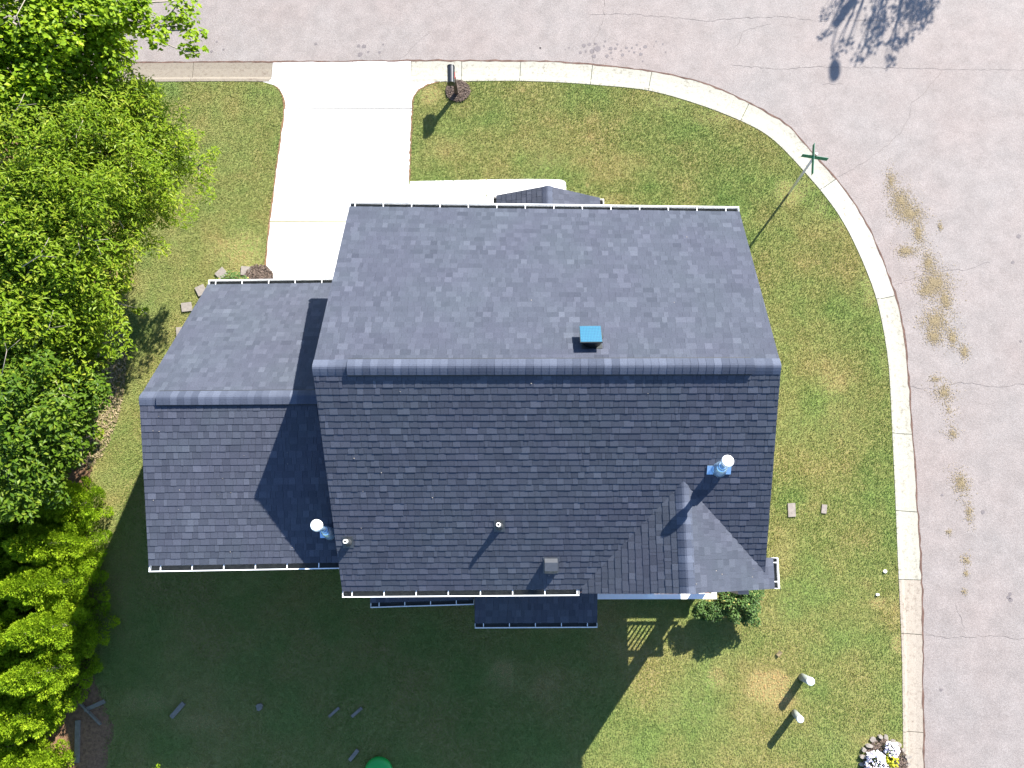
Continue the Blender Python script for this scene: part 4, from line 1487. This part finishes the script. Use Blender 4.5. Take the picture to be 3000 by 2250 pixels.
def clumps(c_, r_, n, sub, rng, flat=0.85):
    """small clumps spread through a lobe"""
    out = []
    for _ in range(n):
        d = rng.normal(size=3)
        d /= np.linalg.norm(d)
        d[2] = abs(d[2]) * 0.9 if rng.random() < 0.75 else d[2]
        q = r_ * (0.45 + 0.6 * rng.random())
        out.append(((c_[0] + d[0] * q, c_[1] + d[1] * q, c_[2] + d[2] * q * flat), sub * rng.uniform(0.6, 1.35), 1.0))
    return out


def tree(name, base_px, lobes, label, cat, mat, leaf, aspect, per_m2, seed, group=None, n_cl=9, sub=0.42, extra=(), trunk_r=0.13):
    rng = np.random.default_rng(seed)
    b_ = at(*base_px, 0)
    th = tag(empty(name, tuple(b_)), label, cat, group)
    blobs, limbs, r_of = [], [], []
    top = np.mean([[*at(u, v, z)] for u, v, z, r in lobes], axis=0)
    for u, v, z, r in lobes:
        c_ = at(u, v, z)
        blobs += clumps((c_.x, c_.y, c_.z), r, max(3, int(n_cl * r * r * 1.9)), min(sub, r * 0.72), rng)
        if r > 0.7:                              # shaded lower foliage, so that the crown closes
            blobs += clumps((c_.x, c_.y, c_.z - 0.9 * r), r * 1.05, int(n_cl * r * r * 0.9), sub * 1.2, rng)
        limbs.append(c_)
        r_of.append(r)
    tr = MB()
    hub = Vector((b_.x * 0.6 + top[0] * 0.4, b_.y * 0.6 + top[1] * 0.4, top[2] * 0.45))
    tr.tube([b_ - Vector((0, 0, .1)), b_.lerp(hub, 0.5) + Vector((0.05, 0.03, 0)), hub], [trunk_r * 1.25, trunk_r, trunk_r * 0.8], 9)
    tr.build('trunk', M['bark'], th)
    lb = MB()
    for c_ in limbs:
        ri = r_of[limbs.index(c_)]
        if ri < 0.45:                            # spray at the crown's edge: hangs on the lobe before it
            pv = min((q for q, rq in zip(limbs, r_of) if (q - c_).length > 0.01 and (rq >= 0.45 or q.x < c_.x)), key=lambda q: (q - c_).length)
            lb.tube([pv, pv.lerp(c_, .5) + Vector((0, 0, -.03)), c_], [0.018, 0.014, 0.006], 5)
            continue
        mid = hub.lerp(c_, 0.5) + Vector((rng.uniform(-.2, .2), rng.uniform(-.2, .2), rng.uniform(0, .3)))
        lb.tube([hub, mid, c_ + Vector((0, 0, 0.1))], [trunk_r * 0.55, trunk_r * 0.32, trunk_r * 0.14], 6)
        for _ in range(3 if r_of[limbs.index(c_)] > 0.6 else 1):
            e = c_ + Vector((rng.uniform(-1, 1), rng.uniform(-1, 1), rng.uniform(-.1, .6))) * min(0.8, 0.7 * r_of[limbs.index(c_)])
            lb.tube([mid.lerp(c_, rng.uniform(.3, .9)), e], [trunk_r * 0.16, trunk_r * 0.05], 5)
    for c_, r in zip(limbs, r_of):
        if r < 0.7:
            continue
        for _ in range(1):
            a = rng.uniform(0, 6.28)
            p0 = c_ + Vector((rng.uniform(-.5, .5) * r, rng.uniform(-.5, .5) * r, r * rng.uniform(.45, .75)))
            p1 = p0 + Vector((math.cos(a), math.sin(a), rng.uniform(-.1, .35))) * rng.uniform(.35, .6)
            p2 = p1 + Vector((math.cos(a + .5), math.sin(a + .5), rng.uniform(-.1, .2))) * rng.uniform(.25, .45)
            lb.tube([p0, p1, p2], [0.010, 0.008, 0.004], 5)
            lb.tube([p1, p1 + Vector((math.cos(a - .7), math.sin(a - .7), .1)) * .4], [0.006, 0.003], 4)
    for path, r0 in extra:                      # bare limbs the photo shows at the crown's edge
        pts = [at(u, v, z) for u, v, z in path]
        lb.tube(pts, [r0 * (1 - 0.7 * i / (len(pts) - 1)) for i in range(len(pts))], 6)
    lb.build('limbs', M['bark'], th)
    V, F, T = leaf_cloud(blobs, per_m2, leaf, aspect, 0.55, rng)
    link('crown', np_mesh('crown', V, F, mat, T), th)
    return th


GT = 'broadleaf trees along the left side of the lot'
tree('maple_tree', (-60, 90), [(40, 20, 5.6, 1.3), (190, 70, 5.8, 1.1), (40, 190, 5.4, 1.1), (290, 30, 5.6, .75), (150, 230, 5.0, .95), (270, 170, 4.8, .7), (-120, 120, 5.6, 1.3), (60, 330, 4.6, .9), (360, 10, 5.2, .40),
                              (400, 60, 5.0, .22), (440, 75, 5.0, .30), (500, 90, 5.0, .28), (545, 85, 5.0, .26), (575, 110, 5.0, .22), (470, 120, 5.0, .26), (540, 150, 5.0, .22), (560, 30, 5.1, .26), (500, 40, 5.1, .24), (430, 10, 5.2, .3), (585, 150, 5, .15), (530, -10, 5.2, .2)],
     'bright green maple overhanging the road at top left', 'tree', M['leaf_maple'], 0.115, 0.85, 62, 31, GT, n_cl=11, sub=0.36,
     extra=[([(230, 40, 5.0), (330, 20, 5.0), (420, 8, 5.0), (520, 2, 5.0)], 0.05), ([(300, 25, 4.95), (370, 62, 4.95), (440, 75, 4.95), (520, 78, 4.95), (570, 100, 4.95)], 0.035)])
tree('willow_oak', (120, 430), [(210, 330, 4.6, 1.1), (330, 260, 4.4, .75), (380, 330, 4.0, .8), (300, 450, 4.6, 1.2), (440, 420, 3.8, .85), (110, 440, 5.0, 1.3), (420, 530, 3.6, .85), (540, 440, 3.2, .55), (580, 490, 3.0, .42), (200, 590, 4.6, 1.2), (330, 610, 4.0, .9), (500, 560, 3.2, .5), (400, 640, 3.2, .55), (620, 450, 3, .22), (600, 560, 2.9, .25), (440, 720, 2.8, .35), (30, 560, 5, 1.2), (380, 200, 4.4, .35), (420, 260, 4.2, .30)],
     'large willow oak with fine olive leaves over the front left lawn', 'tree', M['leaf_oak'], 0.120, 0.32, 66, 32, GT, n_cl=11, sub=0.40,
     extra=[([(330, 480, 3.9), (300, 300, 4.4), (245, 210, 4.6), (300, 150, 4.7)], 0.03)])
tree('ash_tree', (40, 800), [(60, 700, 4.6, 1.2), (190, 760, 4.2, 1.1), (300, 770, 3.4, .7), (70, 860, 4.4, 1.2), (200, 890, 3.8, .9), (310, 880, 2.8, .55), (-40, 960, 4.4, 1.2), (130, 990, 3.8, 1.0), (250, 980, 2.8, .6), (410, 905, 1.6, .16), (430, 920, 1.5, .16), (20, 620, 4.9, 1.0)],
     'mid green tree with pale bare twigs level with the driveway end', 'tree', M['leaf_oak'], 0.135, 0.36, 68, 33, GT, n_cl=11, sub=0.40,
     extra=[([(150, 830, 4.3), (190, 780, 4.6), (235, 735, 4.8), (228, 705, 4.9)], 0.022), ([(190, 780, 4.6), (130, 790, 4.7), (80, 800, 4.8)], 0.016)])
tree('dogwood_tree', (40, 1180), [(80, 1110, 4.0, 1.1), (190, 1120, 3.2, .8), (260, 1060, 2.4, .45), (230, 1190, 2.2, .5), (60, 1240, 4.0, 1.1), (170, 1270, 3.0, .7), (240, 1290, 1.8, .35), (280, 1265, 1.2, .2), (20, 1370, 3.8, 1.0), (130, 1380, 2.8, .7)],
     'dark green leafy tree beside the bare orange soil', 'tree', M['leaf_dark'], 0.13, 0.5, 60, 34, GT, n_cl=11, sub=0.38)


def cypress(name, px_top, z_top, rad, label, seed, rings=7, group='lime green cypress trees at the lower left'):
    """cone of upswept feathery plumes"""
    rng = np.random.default_rng(seed)
    b_ = at(*px_top, 0)
    t = Vector((b_.x, b_.y, z_top))
    th = tag(empty(name, tuple(b_)), label, 'cypress tree', group)
    MB().tube([b_ - Vector((0, 0, .1)), Vector((t.x, t.y, z_top * .9))], [0.11, 0.02], 8).build('trunk', M['bark'], th)
    Vs, Ts = [], []
    npl = int(84 * rad * z_top / 3)
    for k in range(npl):
        h = 1 - (k + 0.5) / npl                    # 1 at the top
        h = h ** 1.25
        zc = z_top * (0.06 + 0.94 * h) - 0.2
        rr_ = rad * (1 - h) ** 0.72 * rng.uniform(0.60, 1.15)
        a = k * 2.39996 + rng.uniform(-.35, .35)
        tipp = np.array([t.x + math.cos(a) * rr_, t.y + math.sin(a) * rr_, zc + 0.28])
        root = np.array([t.x + math.cos(a) * rr_ * .35, t.y + math.sin(a) * rr_ * .35, zc - 0.25])
        ax = tipp - root
        Ln = np.linalg.norm(ax) + 0.2
        ax /= np.linalg.norm(ax)
        n = 460
        s_ = rng.random(n) ** 0.75
        wdt = 0.25 * (1 - s_) ** 0.55 * rng.random(n) ** 0.5 + 0.03
        d = rng.normal(size=(n, 3))
        d -= ax * (d @ ax)[:, None]
        d /= np.linalg.norm(d, axis=1)[:, None]
        P = root + ax * (s_ * Ln)[:, None] + d * wdt[:, None]
        tt = ax * 1.0 + d * 0.55 + rng.normal(size=(n, 3)) * 0.25
        tt /= np.linalg.norm(tt, axis=1)[:, None]
        bb = np.cross(tt, rng.normal(size=(n, 3)) + np.array([0, 0, .6]))
        bb /= np.linalg.norm(bb, axis=1)[:, None]
        L_ = rng.uniform(0.045, 0.095, n)[:, None]
        W = L_ * 0.40
        q = np.stack([P - tt * L_ * .4, P + bb * W / 2, P + tt * L_ * .6, P - bb * W / 2], 1)
        Vs.append(q.reshape(-1, 3))
        Ts.append(np.clip(rng.normal(0.42 + 0.25 * rng.uniform(-.6, 1), 0.16, n) + (s_ - .5) * .25, 0, 1))
    V = np.concatenate(Vs)
    link('crown', np_mesh('crown', V, np.arange(len(V)).reshape(-1, 4), M['leaf_cypress'], np.concatenate(Ts)), th)


CY = [((257, 1480), 2.4, .75, 'small cypress directly below the dark leafy tree'),
      ((247, 1590), 3.0, .85, 'cypress nearest the garage roof with its right side in sun'),
      ((137, 1540), 4.0, 1.15, 'cypress at the left frame edge behind the garage cypress'),
      ((232, 1700), 3.1, .90, 'lime cypress crossed by the upper end of the house shadow edge'),
      ((112, 1690), 4.4, 1.2, 'tall cypress standing behind the one crossed by the shadow edge'),
      ((247, 1820), 2.9, .85, 'low cypress standing in the house shadow'),
      ((132, 1830), 4.2, 1.15, 'lime cypress on the left behind the low shaded cypress'),
      ((222, 1940), 2.8, .85, 'narrow cypress at the lower end of the shaded row'),
      ((102, 1960), 4.4, 1.2, 'brightest yellow-lime cypress at lower left'),
      ((152, 2060), 3.0, .80, 'cypress just above the dark gap at lower left'),
      ((12, 2090), 4.4, 1.15, 'lime cypress cut by the left frame edge near the bottom'),
      ((117, 2225), 2.6, .80, 'lowest lime cypress at the bottom left corner'),
((162, 2250), 2.0, .62, 'smallest cypress at the bottom edge beside the bare soil'),
      ((-8, 1420), 4.6, 1.2, 'cypress reaching in at the left frame edge under the broadleaf trees')]
for i, (px, z, r_, lab) in enumerate(CY):
    cypress('cypress_tree', px, z, r_, lab, 60 + i)


def copy_tree(o, off, rz, label, group):
    c = o.copy()
    COL.objects.link(c)
    c.location = Vector(o.location) + Vector(off)
    c.rotation_euler = (0, 0, rz)
    c['label'] = label
    c['group'] = group
    for ch in list(o.children):
        d = ch.copy()
        COL.objects.link(d)
        d.parent = c
    return c


# the strip of wood goes on to the left of the frame
src = {o.name: o for o in bpy.data.objects if o.parent is None and o.get('category') in ('tree', 'cypress tree')}
for nm, off_, rz, lab in (('willow_oak', (-5.5, 1.5, 0), 1.9, 'fine leafed oak beyond the left frame edge behind the willow oak'),
                          ('ash_tree', (-4.6, -0.6, 0), 2.6, 'mid green tree beyond the left frame edge behind the pale twigged tree'),
                          ('dogwood_tree', (-4.2, -1.2, 0), 0.8, 'dark green tree beyond the left frame edge behind the dark leafy tree'),
                          ('maple_tree', (-5.0, -0.5, 0), 2.2, 'second maple beyond the left frame edge beside the road'),
                          ('willow_oak', (-4.4, -6.4, 0), 4.0, 'large oak beyond the left frame edge behind the cypress row')):
    copy_tree(src[nm], off_, rz, lab, 'trees of the wood strip beyond the left frame edge')
for k, (off_, lab) in enumerate((((-2.6, -0.4, 0), 'cypress beyond the frame nearest the dark leafy tree'), ((-2.4, -1.6, 0), 'second cypress beyond the frame from the dark leafy tree'),
                                 ((-2.2, -3.0, 0), 'cypress beyond the frame behind the brightest cypress'), ((-2.0, -4.4, 0), 'cypress beyond the frame nearest the bottom left corner'))):
    copy_tree(src['cypress_tree.00%d' % (2 + k % 3)], off_, k * 1.3, lab, 'cypress trees beyond the left frame edge')


def shrub(name, px, z, blobs, label, mat, leaf, aspect, per_m2, seed, cat='shrub'):
    rng = np.random.default_rng(seed)
    c_ = at(*px, 0)
    th = tag(empty(name, tuple(c_)), label, cat)
    stem = MB()
    bl = []
    for u, v, zz, r_ in blobs:
        q = at(u, v, zz)
        bl += clumps((q.x, q.y, q.z), r_, max(5, int(46 * r_)), r_ * 0.42, rng)
        stem.tube([c_, Vector((q.x, q.y, q.z))], [0.03, 0.01], 6)
    stem.build('stem', M['bark'], th)
    V, F, T = leaf_cloud(bl, per_m2, leaf, aspect, 0.5, rng)
    link('foliage', np_mesh('foliage', V, F, mat, T), th)


shrub('evergreen_shrub', (2140, 1770), 0, [(2180, 1768, .75, .42), (2130, 1785, .7, .38), (2085, 1785, .65, .32), (2165, 1738, .8, .38), (2055, 1790, .6, .24), (2190, 1795, .5, .27)],
      'dense clipped evergreen shrub with yellowish tips at the rear porch corner', M['leaf_shrub'], 0.06, 0.55, 520, 81)
shrub('low_shrub', (680, 836), 0, [(680, 832, .28, .32), (640, 838, .25, .24), (722, 838, .22, .22)], 'low dark green shrub tucked under the garage front gutter', M['leaf_shrub'], 0.07, 0.5, 190, 82)
shrub('weed_plant', (280, 1265), 0, [(285, 1265, .25, .2), (268, 1240, .2, .16)], 'small pale green weed at the edge of the left soil', M['leaf_oak'], 0.12, 0.3, 120, 83, 'weed')
shrub('leafy_sprig', (462, 2250), 0, [(462, 2252, .2, .12)], 'tiny bright green sprig at the bottom edge of the yard', M['leaf_maple'], 0.08, 0.4, 160, 84, 'weed')

# fallen yellow leaf on the lawn
p = at(2283, 1914, 0.06)
lf = MB().add([(p.x - .08, p.y - .03, .05), (p.x - .02, p.y - .09, .075), (p.x + .09, p.y + .01, .055), (p.x + .0, p.y + .08, .08)], [(0, 1, 2, 3)])
tag(lf.build('fallen_leaf', M['yellow'] if False else M['straw']), 'single fallen leaf on the lawn above the white posts', 'leaf')

# flower bed at the lower right corner
fb = at(2592, 2238, 0)
bed = tag(empty('flower_bed', tuple(fb)), 'round stone-edged flower bed against the right kerb at the bottom corner', 'flower bed')
link('mulch', chips(fb.x, fb.y, 0.55, 0.60, 1800, 0.05, 0.03, 9, M['mulch'], 'mulch'), bed)['kind'] = 'stuff'
rr = random.Random(4)
for k in range(22):
    a = 2 * math.pi * k / 22
    x, y = fb.x + math.cos(a) * rr.uniform(.55, .63), fb.y + math.sin(a) * rr.uniform(.59, .68)
    s1, s2, hh = rr.uniform(.05, .10), rr.uniform(.045, .09), rr.uniform(.03, .11)
    t_ = a + rr.uniform(-.3, .3)
    pts = [(x + math.cos(t_ + q) * s1 * rr.uniform(.8, 1.1), y + math.sin(t_ + q) * s2 * rr.uniform(.8, 1.1)) for q in (0, .8, 1.6, 2.4, 3.2, 4.0, 4.8, 5.6)]
    MB().prism(pts, 0, hh).build('edging_stone', M['stone'], bed)


def flowers(name, px, z, r_, n, mat, size, label, seed, petal=True):
    rng = np.random.default_rng(seed)
    c_ = at(*px, z)
    th = tag(empty(name, (c_.x, c_.y, 0)), label, 'flowers')
    V, F, T = leaf_cloud([((c_.x, c_.y, z), r_, 1.0)], 120, 0.06, 0.5, 0.4, rng, shell=0.3)
    link('foliage', np_mesh('foliage', V, F, M['leaf_shrub'], T * 0.8), th)
    V, F, T = leaf_cloud([((c_.x, c_.y, z + .02), r_ * 1.05, 1.0)], n, size, 0.85, 1.2, rng, shell=0.75)
    link('blooms', np_mesh('blooms', V, F, mat, T), th)['kind'] = 'stuff'


flowers('flower_clump', (2566, 2232), .18, .25, 420, M['petal'], 0.055, 'white and lilac flower clump on the left of the corner bed', 91)
flowers('flower_clump', (2612, 2195), .16, .18, 420, M['petal'], 0.05, 'white flower clump at the top of the corner bed', 92)
flowers('yellow_flowers', (2612, 2228), .20, .14, 420, M['yellow'], 0.06, 'bright yellow flowers in the middle of the corner bed', 93)
pp0, pp1 = at(2604, 2248, .15), at(2634, 2262, .35)
tag(MB().tube([pp0, pp1], [.04, .04], 12).build('white_pipe', M['pvc']), 'short white pipe lying among the corner bed flowers', 'pipe')

# ------------------------------------------------------------------ beyond the frame: the lamp and tree whose shadows fall on the road
SH = Vector((SUN_V.x / SUN_V.z, SUN_V.y / SUN_V.z, 1.0))


def lift(u, v, h):
    """point at height h whose shadow falls on the road at a photo pixel"""
    p = at(u, v, Z_ROAD)
    return Vector((p.x, p.y, Z_ROAD)) + SH * (h - Z_ROAD)


pt = lift(2448, 72, 7.4)
lp = tag(empty('street_lamp', (pt.x, pt.y, Z_ROAD)), 'street lamp beyond the top right corner casting its shadow on the road', 'street lamp')
MB().tube([(pt.x, pt.y, Z_ROAD), (pt.x, pt.y, 4.0), tuple(pt)], [0.15, 0.13, 0.12], 12).build('pole', M['steel_post'], lp)
h0, h1 = lift(2444, 180, 7.7), lift(2446, 232, 7.75)
MB().tube([tuple(pt - Vector((0, 0, .1))), tuple(pt.lerp(h0, .5) + Vector((0, 0, .12))), tuple(h0)], [0.025, 0.025, 0.025], 8).build('arm', M['steel_post'], lp)
MB().tube([tuple(h0), tuple(h0.lerp(h1, .25)), tuple(h0.lerp(h1, .8)), tuple(h1)], [0.09, 0.14, 0.14, 0.10], 10).build('lamp_head', M['steel_post'], lp)

rng = np.random.default_rng(77)
tb = lift(2640, -420, 4.0)
tb.z = 0
ot = tag(empty('roadside_tree', tuple(tb)), 'thin leafed tree beyond the top right corner shading the road', 'tree')
blobs = []
lb = MB()
hub = Vector((tb.x, tb.y, 2.4))
MB().tube([tb - Vector((0, 0, .2)), hub], [0.13, 0.09], 9).build('trunk', M['bark'], ot)
for u, v, h, r_ in [(2560, 60, 5.2, .42), (2650, 30, 5.4, .5), (2700, 60, 5.2, .36), (2600, -40, 5.4, .6), (2700, -60, 5.8, .6), (2480, 20, 5.0, .34), (2550, 130, 5.0, .30), (2620, 130, 5.0, .30), (2520, 170, 4.9, .24),
                    (2610, 180, 4.9, .2), (2580, 90, 5.1, .3), (2420, 100, 4.8, .18), (2720, 20, 5.3, .3), (2660, 110, 5.0, .22), (2630, -160, 5.4, .8), (2500, -120, 5.0, .6), (2760, -160, 5.6, .7), (2420, 40, 4.8, .2), (2480, 130, 4.8, .2), (2450, 160, 4.8, .15), (2690, 10, 5.4, .5)]:
    c_ = lift(u, v, h)
    blobs.append(((c_.x, c_.y, c_.z), r_, 1.0))
    lb.tube([hub, hub.lerp(c_, .5) + Vector((0, 0, .25)), c_], [0.05, 0.03, 0.008], 5)
    for _ in range(4):
        e = c_ + Vector((rng.uniform(-1, 1), rng.uniform(-1, 1), rng.uniform(-.5, .6))) * r_ * 1.1
        lb.tube([hub.lerp(c_, .8), e], [0.012, 0.004], 4)
lb.build('limbs', M['bark'], ot)
V, F, T = leaf_cloud(blobs, 62, 0.105, 0.55, 0.3, rng, shell=0.2)
link('crown', np_mesh('crown', V, F, M['leaf_oak'], T), ot)
